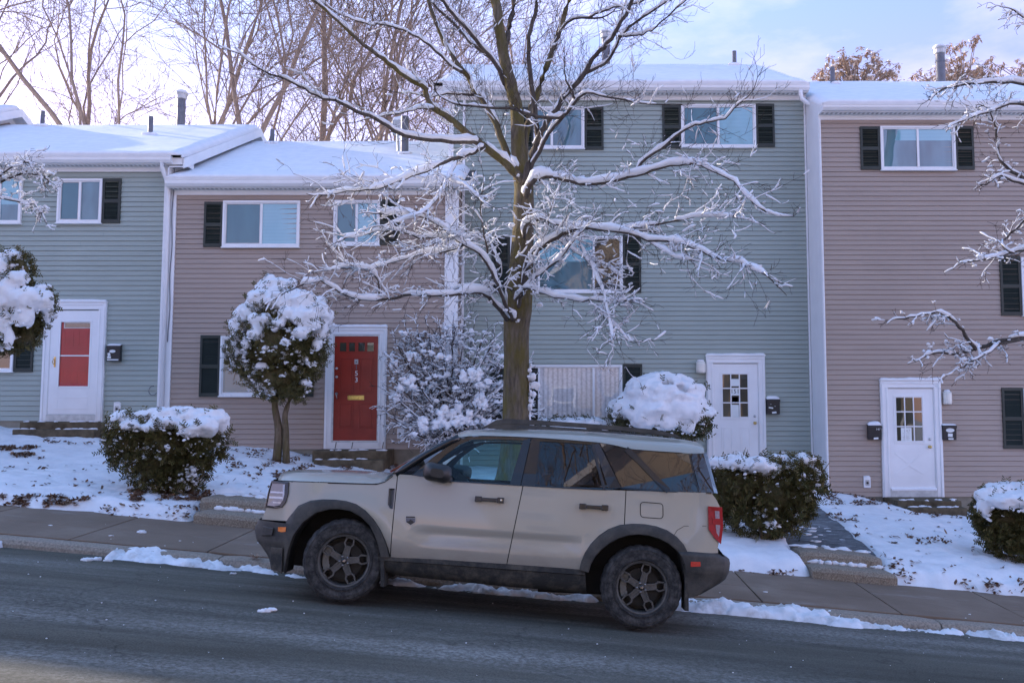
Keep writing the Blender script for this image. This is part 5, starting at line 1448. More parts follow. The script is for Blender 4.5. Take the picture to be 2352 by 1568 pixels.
# ------------------------------------------------------------------ the big street tree
T = Tree(14.0, 5, .0021)
gz = W(1183, 1085, 14.0)
trunk = [(1184, 1100), (1184, 1040), (1185, 980), (1186, 900), (1187, 830), (1186, 760), (1189, 715), (1194, 660), (1199, 590), (1202, 520), (1203, 470), (1204, 425)]
trr = [42, 35, 31.5, 30, 29, 29.5, 32.5, 29.5, 26.5, 24.5, 24, 22]
tp = smooth_line([W(u, v, 14.0) for u, v in trunk], 4); tr_ = []
for i in range(len(trr) - 1):
    for j in range(4): tr_.append(lerp(trr[i], trr[i + 1], j / 4) * T.k)
tr_.append(trr[-1] * T.k)
tm = MB(); rows = []
for i, p in enumerate(tp):
    row = []
    for j in range(28):
        a = 2 * math.pi * j / 28; rr_ = tr_[i] * (1 + .06 * nz(math.cos(a) * 1.3, math.sin(a) * 1.3, p.z * 1.1) + .03 * nz(math.cos(a) * 4, math.sin(a) * 4, p.z * 3) + (.25 * max(0, 1 - i / 5) * (.5 + .5 * math.cos(a * 5))))
        row.append((p.x + rr_ * math.cos(a), p.y + rr_ * math.sin(a), p.z))
    rows.append(row)
tm.grid(rows, 0, True)
L = {}
def li(name, uv, r0, r1, y0=0, y1=0):
    k = 1 if name == 'A' else .74
    L[name] = T.limb(uv, r0 * k, r1 * k, y0, y1)
li('A', [(1203, 440), (1196, 408), (1189, 306), (1183, 238), (1167, 170), (1154, 102), (1143, 34), (1136, -20), (1130, -90)], 20, 10, 0, .3)
li('A2', [(1160, 120), (1168, 75), (1176, 30), (1182, -30)], 10, 8, .2, .5)
li('B', [(1203, 400), (1206, 330), (1215, 265), (1238, 205), (1262, 136), (1286, 68), (1307, 0), (1320, -50)], 13, 7.5, .1, .9)
li('L1', [(1204, 422), (1177, 391), (1137, 354), (1099, 326), (1065, 299), (1021, 265), (994, 248), (980, 221), (973, 201), (946, 184), (905, 156), (882, 136), (837, 105), (793, 65), (745, 22), (700, -15)], 14, 4, -.1, -1.2)
li('L2', [(1196, 400), (1167, 360), (1150, 316), (1133, 272), (1116, 238), (1089, 204), (1075, 177), (1048, 143), (1028, 109), (1011, 75), (994, 34), (980, -10)], 12, 6, 0, .7)
li('L3', [(1112, 337), (1090, 350), (1069, 357), (1021, 374), (980, 391), (929, 412), (878, 429), (837, 435), (776, 442), (752, 448)], 7, 2.5, -.5, -1.5)
li('L4', [(1099, 326), (1075, 326), (1014, 323), (946, 313), (905, 299), (861, 272), (820, 255), (783, 235), (742, 225), (700, 205), (655, 182), (615, 168)], 8.5, 2.5, -.5, -2.0)
li('L5', [(996, 250), (970, 248), (940, 255), (905, 262), (870, 268), (835, 276)], 4, 1.5, -.8, -.9)
li('L5b', [(1089, 218), (1050, 216), (1014, 217), (985, 224), (955, 215), (915, 213)], 5, 1.5, .4, -.2)
li('L6', [(1160, 195), (1137, 146), (1103, 105), (1075, 68), (1041, 34), (1010, -5)], 7.5, 5, .2, -.6)
li('L7', [(1165, 205), (1154, 167), (1130, 136), (1082, 99), (1058, 71), (1035, 48), (997, 10), (980, -12)], 7.5, 4.5, .2, .9)
li('L8', [(1062, 165), (1048, 160), (1014, 129), (973, 95), (939, 75), (905, 61), (844, 54), (810, 44), (776, 29), (730, 0)], 6, 2, .3, .6)
li('R1', [(1206, 420), (1215, 374), (1232, 323), (1229, 272), (1222, 204), (1215, 136), (1215, 85), (1229, 34), (1234, -20)], 11, 5.5, -.2, -.6)
li('R2', [(1228, 335), (1240, 310), (1256, 283), (1279, 252), (1293, 224), (1320, 197), (1348, 163), (1361, 136), (1388, 109), (1412, 78), (1436, 34), (1462, -20)], 10, 5, -.3, -1.2)
li('R2b', [(1345, 168), (1388, 146), (1412, 112), (1429, 82), (1460, 51), (1507, 20), (1555, -10)], 5.5, 3, -.8, -.9)
li('R2c', [(1420, 84), (1450, 81), (1477, 78), (1507, 61), (1535, 37), (1585, -8)], 3.2, 2, -.9, -1.3)
li('R2d', [(1352, 42), (1380, 28), (1410, 18), (1450, 12), (1500, -10)], 4, 2.5, .6, .2)
li('R2e', [(1262, 136), (1300, 52), (1352, 42)], 5, 4, .6, .6)
li('R5', [(1212, 400), (1232, 360), (1250, 325), (1266, 299), (1296, 266), (1315, 245), (1327, 224), (1351, 214), (1392, 221), (1456, 235), (1507, 240)], 7, 2, -.2, -1.6)
li('R3', [(1296, 264), (1273, 272), (1218, 265), (1171, 248), (1123, 248), (1075, 243)], 6, 3.5, -.75, -1.1)
li('R5u', [(1320, 226), (1310, 205), (1300, 185), (1296, 165)], 4, 2, -1, -1.1)
li('R6', [(1207, 450), (1218, 424), (1239, 409), (1269, 406), (1307, 415), (1348, 422), (1405, 415), (1463, 401), (1518, 384), (1576, 377), (1596, 374), (1634, 391), (1688, 418), (1715, 449), (1757, 485)], 9.5, 2, -.2, -2.1)
li('R7', [(1463, 401), (1473, 374), (1518, 340), (1552, 313), (1586, 289), (1620, 282), (1664, 272), (1695, 238), (1718, 222)], 5.5, 1.5, -1.0, -1.9)
li('R8', [(1203, 545), (1208, 520), (1222, 507), (1252, 503), (1286, 517), (1337, 522), (1395, 525), (1450, 533)], 6.5, 3, -.2, -1.0)
li('R8b', [(1203, 650), (1215, 600), (1240, 570), (1269, 552), (1307, 531), (1354, 524), (1422, 531), (1490, 550), (1552, 556), (1593, 569), (1654, 594), (1698, 603), (1722, 613), (1760, 632)], 8.5, 2, -.2, -2.3)
li('R8c', [(1420, 530), (1470, 520), (1530, 512), (1590, 500), (1650, 497), (1690, 500)], 4, 1.5, -1, -1.2)
li('R8d', [(1470, 543), (1510, 565), (1550, 590), (1590, 598)], 3.5, 1.5, -1.2, -1.7)
li('R9', [(1190, 705), (1200, 676), (1215, 663), (1252, 675), (1320, 690), (1370, 690), (1412, 694), (1440, 690)], 6, 2, -.2, -1.3)
li('R9b', [(1354, 690), (1382, 712), (1398, 735), (1420, 756), (1442, 782)], 2.6, 1.3, -.9, -1.3)
li('R9c', [(1330, 560), (1352, 600), (1372, 640), (1392, 690), (1400, 745), (1408, 790)], 3, 1.2, -.8, -1.5)
li('R10', [(1184, 690), (1218, 647), (1250, 622), (1286, 593), (1310, 565), (1334, 535)], 4.5, 2, -.3, -1.2)
li('R10b', [(1192, 680), (1204, 630), (1232, 585), (1255, 530), (1265, 480), (1290, 420)], 3, 1, -.3, -.9)
li('R11', [(1280, 545), (1310, 570), (1345, 592), (1390, 610), (1430, 640)], 3.5, 1.4, -.6, -1.1)
li('L9', [(1180, 735), (1170, 718), (1160, 698), (1143, 653), (1123, 613), (1099, 582), (1058, 558), (1035, 538), (1011, 519), (980, 502), (920, 490), (872, 490)], 6.5, 2, -.25, -1.7)
li('L9b', [(1128, 620), (1118, 570), (1112, 530), (1105, 480), (1110, 430)], 4, 1.2, -.6, -.8)
li('L9c', [(1148, 610), (1130, 572), (1116, 551), (1082, 545), (1041, 551), (980, 562), (922, 579)], 5, 1.8, .1, .6)
li('L10', [(1165, 735), (1150, 716), (1123, 684), (1099, 670), (1065, 672), (1014, 677), (946, 677), (895, 687), (844, 687), (803, 681), (770, 664), (735, 645), (693, 655)], 7.5, 2, -.2, -2.0)
li('L10b', [(1035, 672), (1048, 662), (1085, 660), (1137, 655)], 3.5, 2.5, -.7, -.3)
li('L10c', [(868, 688), (870, 655), (860, 630), (840, 616), (800, 612), (760, 620)], 3, 1.2, -1.2, -1.6)
li('L11', [(1080, 552), (1062, 565), (1014, 579), (967, 585), (922, 596), (878, 609), (844, 619), (800, 615)], 4.5, 1.5, -.5, -1.4)
li('L12', [(1040, 540), (1005, 545), (960, 545), (920, 530), (880, 528), (830, 540), (790, 548)], 3.5, 1.5, -.9, -1.9)
li('L13', [(1050, 365), (1040, 392), (1025, 420), (1012, 445), (990, 470), (965, 492), (930, 505), (895, 515)], 3.5, 1.4, -.9, -1.8)
li('L13b', [(1030, 412), (1050, 418), (1075, 430), (1100, 455)], 3, 1.3, -.9, -1.3)
tt = thing('street_tree', gz, 'large bare tree with a mossy trunk and snow laden limbs behind the parked car', 'tree')
tm.build('trunk', 'bark_main', tt, smooth=True)
for nme, (pts, rs) in L.items():
    b = MB(); b.tube(pts, rs, 10 if rs[0] > .04 else 7); b.build('branch', 'bark_main' if rs[0] > .055 else 'bark_branch', tt, smooth=True)
    low = sum(p.z for p in pts) / len(pts) < 3.2
    T.snow_line(pts, rs, 1.25 if low else 1.0, -.52 if low else -.36, .020 if low else .013, 8)
    if low: T.tufts(pts, 7, .09, .012, .028)
    if nme in ('A', 'B', 'A2', 'R1'): T.dress((pts, rs), 9, .7, 2, .12, .25, .4, 3, .005)
    elif low: T.dress((pts, rs), 14, .44, 2, .50, .05, .16, 3, .0042, .12)
    else: T.dress((pts, rs), 12, .58, 2, .16, .25, .15, 3, .0042)
for (u, v, r) in [(1225, 275, .05), (1165, 262, .03), (1230, 340, .05), (1170, 385, .04), (1190, 402, .03), (1222, 640, .04), (1175, 516, .045), (1240, 700, .045), (1212, 555, .02), (1192, 545, .015), (1182, 620, .012)]:
    p = W(u, v, 14.0 - .18); T.sn.blob(p, (r, r * .7, r * .8), 2, jit=.4, seed=u)
for i in range(46):   # snow plastered on the windward side of the trunk
    v = RN.uniform(830, 1060); p = W(1217 + RN.uniform(-6, 5) + (6 if v > 960 else 0), v, 14.0 - RN.uniform(.0, .12)); T.sn.blob(p, (RN.uniform(.008, .03), .03, RN.uniform(.02, .05)), 1, jit=.4, seed=i)
for (u, v, r) in [(1222, 865, .06), (1215, 850, .04), (1228, 885, .07), (1224, 905, .05)]: T.sn.blob(W(u, v, 13.95), (r, r * .8, r), 2, jit=.4, seed=v)
T.tw.build('twigs', 'bark_twig', tt, smooth=True); T.sn.build('snow', 'snow', tt, smooth=True)

# ------------------------------------------------------------------ trees reaching in from both sides
def side_tree(name, Y, seed, base_uv, trunk_uv, r0, limbs, label, snow=.55, perm=8, tl=.34):
    t = Tree(Y, seed); o = thing(name, W(*base_uv, Y), label, 'tree')
    p, r = t.limb(trunk_uv, r0, r0 * .5); b = MB(); b.tube(p, r, 14); b.build('trunk', 'bark_main', o, smooth=True); t.limbs.clear()
    for uv, a, c, y0, y1 in limbs:
        p, r = t.limb(uv, a, c, y0, y1); b = MB(); b.tube(p, r, 7); b.build('branch', 'bark_branch', o, smooth=True)
        t.snow_line(p, r, 1.05, -.4, .012, 7); t.dress((p, r), perm, tl, 2, snow, .05, .12, 3, .005, .1); t.tufts(p[len(p) // 3:], 30 if snow > .9 else 9, .09, .014, .032)
    t.tw.build('twigs', 'bark_twig', o, smooth=True); t.sn.build('snow', 'snow', o, smooth=True); return t
side_tree('street_tree', 13.6, 21, (2640, 1350), [(2640, 1380), (2636, 1000), (2625, 700), (2615, 400), (2610, 100), (2620, -150)], 34, [
    ([(2610, 260), (2480, 215), (2352, 192), (2283, 190), (2215, 195), (2175, 203), (2150, 215)], 6, 2, 0, -.6),
    ([(2615, 420), (2480, 330), (2400, 262), (2340, 238), (2283, 252), (2235, 268), (2200, 282)], 6, 1.6, 0, -.9),
    ([(2618, 560), (2500, 480), (2400, 430), (2352, 410), (2310, 385), (2295, 355), (2290, 310), (2282, 280)], 7, 2, 0, -.3),
    ([(2400, 440), (2340, 420), (2297, 405), (2270, 420)], 4, 2, -.2, -.4),
    ([(2625, 700), (2500, 640), (2400, 590), (2352, 573), (2314, 583), (2280, 592), (2230, 600)], 6, 1.6, 0, -.7),
    ([(2330, 582), (2300, 562), (2322, 536), (2352, 510), (2400, 470)], 2, 2.4, -.6, -.3),
    ([(2628, 860), (2500, 800), (2400, 776), (2318, 779), (2266, 793), (2226, 806), (2192, 812), (2155, 810), (2125, 818)], 8, 1.8, 0, -.8),
    ([(2240, 802), (2222, 780), (2205, 750), (2175, 726), (2150, 718), (2118, 724), (2082, 731)], 4.5, 1.5, -.7, -1.1),
    ([(2352, 778), (2300, 790), (2262, 815), (2232, 830), (2205, 845)], 3, 1.2, -.5, -.9),
    ([(2610, 180), (2480, 120), (2400, 70), (2352, 40), (2320, 20)], 5, 1.2, 0, -.5)],
    'snowy bare tree whose limbs reach in from the right edge of the picture', .55, 7.5, .32)
side_tree('street_tree', 13.4, 33, (-300, 1100), [(-300, 1150), (-296, 800), (-290, 500), (-285, 200), (-290, -50)], 30, [
    ([(-290, 560), (-180, 480), (-90, 440), (-30, 425), (20, 410), (62, 398), (96, 404), (112, 420)], 6, 1.4, 0, -.5),
    ([(-60, 432), (0, 455), (45, 462), (80, 470), (96, 490)], 3, 1.1, -.2, -.3), ([(-20, 425), (10, 395), (40, 378), (58, 372)], 2.4, 1.1, -.3, -.7)],
    'snowy bare branch tips reaching in from the left edge beside an upstairs window', .95, 14, .20)

# ------------------------------------------------------------------ bare trees behind the houses
def far_variant(seed, stems, height, spread, bias=.25):
    r = random.Random(seed); big = MB(); fine = MB()
    def grow(p, d, L_, rad_, lev):
        n = 6 if lev < 2 else 5; pts = [p.copy()]; d = d.normalized()
        for i in range(n):
            d = (d + Vector((r.gauss(0, .09 + .03 * lev), r.gauss(0, .09 + .03 * lev), r.gauss(0, .05) + bias * .12))).normalized(); pts.append(pts[-1] + d * L_ / n)
        rs = [max(.0048, lerp(rad_, rad_ * .55, i / n)) for i in range(n + 1)]
        (big if lev < 2 else fine).tube(pts, rs, 8 if lev < 2 else (5 if lev < 3 else 3), cap=False)
        if lev >= 5: return
        k = (3, 3, 4, 4, 3)[lev]
        for j in range(k):
            i = r.randint(2 if lev else 3, n); t = (pts[i] - pts[i - 1]).normalized(); a = Vector((r.gauss(0, 1), r.gauss(0, 1), r.gauss(0, .5))); a = (a - t * a.dot(t)).normalized()
            sp = spread * r.uniform(.5, 1.2) * (.7, .9, 1.0, 1.1, 1.2)[lev]; grow(pts[i], t + a * sp + UP * bias * .5, L_ * r.uniform(.45, .75), max(.008, rs[i] * r.uniform(.45, .68)), lev + 1)
        if lev < 3: grow(pts[-1], d, L_ * .7, rs[-1], lev + 1)
    for s in range(stems):
        a = 2 * math.pi * s / stems + r.uniform(-.4, .4); lean = .08 if stems == 1 else .20
        grow(Vector((.25 * math.cos(a) * (stems > 1), .25 * math.sin(a) * (stems > 1), -1)), Vector((lean * math.cos(a), lean * math.sin(a), 1)), height * .55, .17 * (1.15 if stems == 1 else .85), 0)
    return big, fine
VAR = []
for sd_, st_, hh_, sp_, bi_ in ((1, 3, 18, .72, .16), (2, 1, 20, .8, .14), (3, 2, 17, .75, .16), (14, 1, 17, .85, .12)):
    VAR.append(far_variant(sd_, st_, hh_, sp_, bi_))
FAR = [(372, 30, 0, 1.0, 0, 0, 'bare many stemmed tree behind the chimney pipe of the grey two storey house'),
       (672, 31, 2, 1.0, 1.2, 0, 'bare twin stemmed tree rising behind the roof of the brown house with the red door'),
       (-20, 28, 1, 1.0, 2.1, .22, 'bare leaning tree at the top left corner behind the uppermost roof'),
       (205, 36, 3, .95, .5, 0, 'slender twiggy bare tree between the leaning one and the many stemmed one'),
       (775, 30, 3, 1.05, 4.0, .05, 'bare tree with a forked trunk right of the twin stemmed one'),
       (905, 33, 2, 1.0, 5.2, .04, 'bare tree behind the hooded vent on the brown roof'),
       (985, 36, 0, .8, .8, -.05, 'bare many stemmed tree against the left edge of the three storey house'),
       (1120, 42, 3, 1.02, 1.9, 0, 'bare tree top showing over the three storey roof left of the big trunk'),
       (1330, 46, 3, .86, 2.6, 0, 'bare tree top showing faintly over the three storey roof beside its chimney pipe'),
       (1470, 50, 3, .74, .2, 0, 'low bare tree top just over the snowy roof ridge right of the chimney pipe')]
protos = {}
for (u, y, vi, s_, rz, lean, lab) in FAR:
    p = W(u, 900, y); p.z = -.8
    o = thing('bare_tree', p, lab, 'tree', 'bare trees behind the houses'); o.rotation_euler = (0, lean, rz); o.scale = (s_, s_, s_)
    if vi not in protos:
        WORG[o.name] = Vector((0, 0, 0)); big, fine = VAR[vi]
        a = big.build('trunk', 'bark_far', o, smooth=True, local=True); b = fine.build('crown', 'bark_far', o, smooth=True, local=True); protos[vi] = (a, b)
    else:
        for c in protos[vi]:
            k = c.copy(); COL.objects.link(k); k.parent = o

# ------------------------------------------------------------------ trees that keep dry brown leaves
def brown_tree(u, v, Y, ru, rv, n, label, shoots=()):
    k = Y / FPX; c = W(u, v, Y); o = thing('dry_leaved_tree', (c.x, Y, -1.5), label, 'tree', 'dry leaved trees beyond the right roof')
    r = random.Random(u); tr = MB(); base = Vector((c.x, Y, -1.6)); tr.tube([base, base + Vector((.1, 0, 3)), c + Vector((0, 0, -rv * k * .6))], [.16, .13, .06], 8)
    lf = MB(); sn = MB()
    cl = []
    for i in range(n):
        a = r.uniform(0, math.pi); q_ = r.random() ** .5
        e = Vector((math.cos(a) * ru * k * q_ , r.uniform(-.8, .8) * ru * k * .5, math.sin(a) * rv * k * q_ * (1 - .25 * r.random()))); cl.append(c + e)
        if i % 2 == 0: tr.tube([c + Vector((e.x * .1, 0, -rv * k * .5)), c + e * .6 + Vector((0, 0, -.15)), c + e], [.03, .02, .008], 4, cap=False)
    for (su, sv) in shoots:
        p = W(su, sv, Y); cl += [p, p + Vector((.08, 0, .08)), p + Vector((-.1, .05, -.1))]; tr.tube([c, (c + p) / 2 + Vector((.1, 0, -.2)), p], [.03, .02, .01], 4, cap=False)
    for p in cl:
        for j in range(r.randint(11, 17)):
            a = r.uniform(0, 2 * math.pi); el = r.uniform(-1.2, .35); L_ = r.uniform(.10, .19); w = L_ * .19
            d = Vector((math.cos(a) * math.cos(el), math.sin(a) * math.cos(el), math.sin(el))); s_ = d.cross(UP).normalized() * w; b = p + Vector((r.gauss(0, .03), r.gauss(0, .03), r.gauss(0, .03)))
            m_ = b + d * L_ * .5 + Vector((0, 0, -.01)); lf.add([b, m_ + s_, b + d * L_ + Vector((0, 0, -.03)), m_ - s_], [(0, 1, 2, 3)])
        if r.random() < .45: sn.blob(p + Vector((0, 0, .04)), (r.uniform(.04, .11), .06, r.uniform(.02, .05)), 1, jit=.4, seed=r.random() * 9)
    tr.build('trunk', 'bark_far', o); lf.build('leaves', 'brown_leaf', o); sn.build('snow', 'snow', o, smooth=True)
brown_tree(1965, 195, 29, 100, 82, 150, 'tree with dry tan leaves and snow, between the two pipes on the right roof')
brown_tree(2200, 195, 30, 120, 62, 130, 'tree with dry tan leaves around the capped chimney pipe, with tall tufted shoots', [(2192, 112), (2206, 102), (2212, 128), (2238, 88), (2242, 96), (2176, 108)])
brown_tree(2390, 200, 31, 105, 75, 110, 'tree with dry tan leaves at the right edge behind the snowy branches', [(2270, 138), (2300, 150)])

# ------------------------------------------------------------------ clipped evergreens
def yew(label, ells, base, seed, n, caps, vox=.035, bits=120, stems=(), leafL=.045, zlow=None, cat='shrub', grp='evergreen shrubs in the front yards', name='evergreen_shrub', core=.62, trim=None, mleaf='yew_leaf', bitr=(.010, .035), auto=None):
    r = random.Random(seed); o = thing(name, base, label, cat, grp)
    lf = MB(); sn = MB(); co = MB()
    vol = [e[1][0] * e[1][2] for e in ells]; tot = sum(vol)
    def spray(p, g, x, LL, m):
        for j in range(m):
            b = p + g * LL * (j / m); s = 1 if j % 2 else -1; t = (g * .55 + x * s).normalized() * leafL * r.uniform(.7, 1.1); wv = g * leafL * .26
            lf.add([b - wv * .4, b + t - wv, b + t * 1.1 + wv * .3, b + wv], [(0, 1, 2, 3)])
    for (u, v, a_, b_, y) in caps:
        c_ = W(u, v, y); k_ = y / FPX
        for q_ in range(3 if mleaf == 'rhodo' else 6):
            th = r.uniform(math.pi, 2 * math.pi); ph = r.uniform(-.9, .5); d = Vector((math.cos(th) * math.cos(ph), math.sin(th) * math.cos(ph), math.sin(ph)))
            p = c_ + Vector((d.x * a_ * k_, d.y * a_ * k_ * .9, d.z * b_ * k_)) * .92
            g = (d * .6 + Vector((r.gauss(0, .3), r.gauss(0, .3), .45))).normalized(); x = g.cross(Vector((r.gauss(0, 1), r.gauss(0, 1), r.gauss(0, 1)))).normalized(); spray(p, g, x, leafL * r.uniform(1.6, 2.8), r.randint(4, 7))
        for q_ in range(5):
            th = r.uniform(math.pi, 2 * math.pi); p = c_ + Vector((math.cos(th) * a_ * k_, math.sin(th) * a_ * k_ * .9, -b_ * k_ * r.uniform(.5, 1.3))); z_ = r.uniform(.008, .03); sn.blob(p, (z_ * 1.2, z_, z_ * .8), 1, jit=.6, seed=r.random() * 50)
    for e in ells: co.blob(e[0], Vector(e[1]) * core, 3, jit=.22, seed=seed)
    for c, rr_ in ells:
        k = int(1.5 * n * (rr_[0] * rr_[2]) / tot)
        for i in range(k):
            z = r.uniform(-1, 1); a = r.uniform(0, 2 * math.pi); q_ = math.sqrt(1 - z * z); d = Vector((q_ * math.cos(a), q_ * math.sin(a), z))
            rad_ = r.uniform(.74, 1.0) + ((.05 + .17 * r.random()) if r.random() < (.30 if z > .3 else .16) else 0) + .10 * nz(d.x * 3 + seed, d.y * 3, d.z * 3)
            p = Vector((c[0] + d.x * rr_[0] * rad_, c[1] + d.y * rr_[1] * rad_, c[2] + d.z * rr_[2] * rad_))
            if trim and not trim(p): continue
            g = (d + Vector((r.gauss(0, .45), r.gauss(0, .45), r.gauss(0, .35) + .35))).normalized(); x = g.cross(Vector((r.gauss(0, 1), r.gauss(0, 1), r.gauss(0, 1)))).normalized(); LL = leafL * r.uniform(1.6, 3.0)
            m = r.randint(5, 8)
            spray(p, g, x, LL, m)
    m_ = co.build('core', 'yew_leaf', o, smooth=True)
    lf.build('foliage', mleaf, o)
    cp = MB()
    for (u, v, a, b, y) in caps:
        p = W(u, v, y); k = y / FPX; cp.blob(p, (a * k, a * k * .9, b * k), 2, jit=.18, seed=u * .13 + v)
    if auto:
        thr, na, sz = auto
        for c, rr_ in ells:
            for i in range(int(na * rr_[0] / .5)):
                z = r.uniform(thr, 1); a = r.uniform(0, 2 * math.pi); q_ = math.sqrt(1 - z * z); d = Vector((q_ * math.cos(a), q_ * math.sin(a), z))
                p = Vector((c[0] + d.x * rr_[0], c[1] + d.y * rr_[1], c[2] + d.z * rr_[2]))
                if any(e is not c and ((p.x - e[0]) / w_[0]) ** 2 + ((p.y - e[1]) / w_[1]) ** 2 + ((p.z - e[2]) / w_[2]) ** 2 < .72 for e, w_ in ells): continue
                if nz(p.x * 3.1 + seed, p.y * 3.1, p.z * 3.1) < (.02 if z < thr + .3 else -.22): continue
                k = sz * r.uniform(.35, 1.1); cp.blob(p + Vector((0, 0, k * .12)), (k, k * .9, k * .52), 2, jit=.25, seed=r.random() * 50)
    if cp.v: cp.build('snow_cap', 'snow', o, remesh=vox)
    for i in range(bits):
        c, rr_ = r.choice(ells); z = r.uniform(-.7, .9); a = r.uniform(math.pi, 2 * math.pi) if r.random() < .8 else r.uniform(0, math.pi); q_ = math.sqrt(1 - z * z)
        f_ = r.uniform(.88, 1.0); p = Vector((c[0] + q_ * math.cos(a) * rr_[0] * f_, c[1] + q_ * math.sin(a) * rr_[1] * f_, c[2] + z * rr_[2] * f_))
        if trim and not trim(p): continue
        if nz(p.x * 1.9 + seed, p.z * 1.9, 1.0) < -.12: continue
        b = bitr[0] * (bitr[1] / bitr[0]) ** (r.random() ** 1.6) * (.95 + 1.8 * max(0, nz(p.x * 3.3, p.z * 3.3, seed + 4.0))) * (1.7 if r.random() < .06 else 1)
        for j in range(r.choice([1, 2, 2, 3])): sn.blob(p + Vector((r.uniform(-1, 1) * b, 0, r.uniform(-1, 1) * b * .7)), (b * r.uniform(.5, 1.3), b * r.uniform(.6, 1), b * r.uniform(.35, .8)), 2 if b > .018 else 1, jit=.65, seed=r.random() * 50)
    if sn.v: sn.build('snow', 'snow', o, smooth=True)
    if stems:
        for pts, ra in stems: 
            st = MB(); st.tube(smooth_line([Vector(p) for p in pts], 3), [lerp(ra, ra * .55, i / (3 * (len(pts) - 1))) for i in range(3 * (len(pts) - 1) + 1)], 8); st.build('stem', 'bark_yew', o, smooth=True)
    return o
def E(u, v, ru, rv, Y, depth=None): k = Y / FPX; return (W(u, v, Y), (ru * k, (depth if depth else ru * .9) * k, rv * k))
# clipped shrub at the left, flat topped
B = ground_hit(400, 1143)
Yh = 13.5
yew('evergreen shrub with a flat snowy top, by the pavement left of the stone steps', [E(310, 1020, 62, 62, Yh), E(390, 1030, 80, 68, Yh), E(455, 1012, 64, 56, Yh), E(352, 1072, 58, 46, Yh - .1), E(418, 1078, 60, 44, Yh), E(388, 1108, 50, 28, Yh), E(290, 1000, 40, 46, Yh)], B, 3, 2300,
    [(285, 962, 34, 16, Yh), (262, 978, 18, 18, Yh - .1), (330, 955, 30, 14, Yh), (370, 950, 34, 14, Yh), (410, 948, 40, 16, Yh - .05), (450, 954, 42, 20, Yh - .1), (490, 962, 36, 22, Yh - .05), (512, 974, 18, 26, Yh), (470, 980, 36, 24, Yh - .3), (440, 985, 30, 20, Yh - .35), (395, 970, 26, 14, Yh - .3), (300, 975, 26, 12, Yh - .2)], .026, 640,
    [([W(430, 1150, Yh), W(432, 1120, Yh), W(420, 1085, Yh)], .035), ([W(436, 1150, Yh), W(445, 1120, Yh - .05), W(470, 1080, Yh)], .03), ([W(425, 1148, Yh), W(412, 1118, Yh - .08), W(380, 1090, Yh - .1)], .03), ([W(430, 1150, Yh - .1), W(418, 1130, Yh - .2), W(395, 1125, Yh - .2)], .02)], bitr=(.007, .026), auto=(.62, 60, .12))
# round topiary on two stems
Yt = 17.2; B = W(645, 1037, Yt)
yew('round topped evergreen on two thin stems, heaped with snow beside the red door', [E(640, 790, 106, 88, Yt), E(598, 815, 70, 58, Yt), E(688, 810, 62, 66, Yt), E(640, 868, 80, 44, Yt), E(660, 895, 55, 26, Yt), E(640, 715, 72, 52, Yt)], B, 8, 2600,
    [(612, 665, 30, 24, Yt), (640, 655, 34, 20, Yt - .1), (600, 690, 34, 26, Yt - .2), (570, 720, 36, 26, Yt - .2), (548, 745, 24, 24, Yt - .2), (640, 690, 36, 26, Yt - .3), (690, 690, 40, 26, Yt - .25), (725, 715, 36, 26, Yt - .2), (745, 728, 22, 26, Yt - .1), (700, 730, 34, 24, Yt - .45), (660, 722, 26, 18, Yt - .5), (545, 775, 16, 30, Yt - .2), (668, 650, 14, 12, Yt), (738, 690, 15, 12, Yt), (735, 755, 16, 26, Yt - .2), (542, 800, 14, 20, Yt - .25), (534, 830, 9, 16, Yt - .15), (585, 765, 22, 15, Yt - .62), (640, 742, 18, 12, Yt - .6), (690, 765, 22, 14, Yt - .6), (728, 790, 13, 18, Yt - .3), (565, 790, 12, 14, Yt - .5), (655, 785, 13, 8, Yt - .75), (610, 800, 10, 8, Yt - .75), (600, 735, 30, 18, Yt - .5), (530, 800, 12, 18, Yt - .1), (620, 640, 14, 10, Yt), (720, 745, 18, 14, Yt - .5)], .032, 620,
    [([B + Vector((-.07, 0, -.2)), W(640, 990, Yt), W(632, 940, Yt), W(630, 890, Yt)], .085), ([B + Vector((.10, 0, -.2)), W(656, 985, Yt), W(655, 950, Yt - .05), W(672, 900, Yt)], .07)], cat='tree', grp=None, name='topiary_tree', bitr=(.012, .040), auto=(.50, 80, .14))
# snow smothered evergreen at the left edge
Yl = 15.0; B = ground_hit(-30, 1040)
yew('tall evergreen weighed down with snow at the left edge, half hiding a window', [E(-10, 660, 62, 80, Yl), E(40, 620, 34, 40, Yl), E(20, 720, 80, 70, Yl), E(85, 700, 36, 44, Yl), E(-30, 775, 70, 45, Yl), E(50, 770, 38, 36, Yl)], B, 12, 2000,
    [(28, 590, 26, 18, Yl), (-10, 620, 34, 36, Yl - .2), (40, 640, 26, 20, Yl - .3), (10, 680, 34, 40, Yl - .35), (60, 690, 40, 30, Yl - .35), (98, 690, 26, 24, Yl - .2), (110, 715, 14, 24, Yl - .1), (55, 720, 26, 34, Yl - .4), (5, 740, 22, 40, Yl - .4), (20, 775, 12, 34, Yl - .45), (-30, 700, 40, 50, Yl - .4)], .03, 260, [([B, W(-40, 900, Yl), W(-20, 760, Yl)], .07)], cat='shrub', bitr=(.010, .036), auto=(.45, 40, .11))
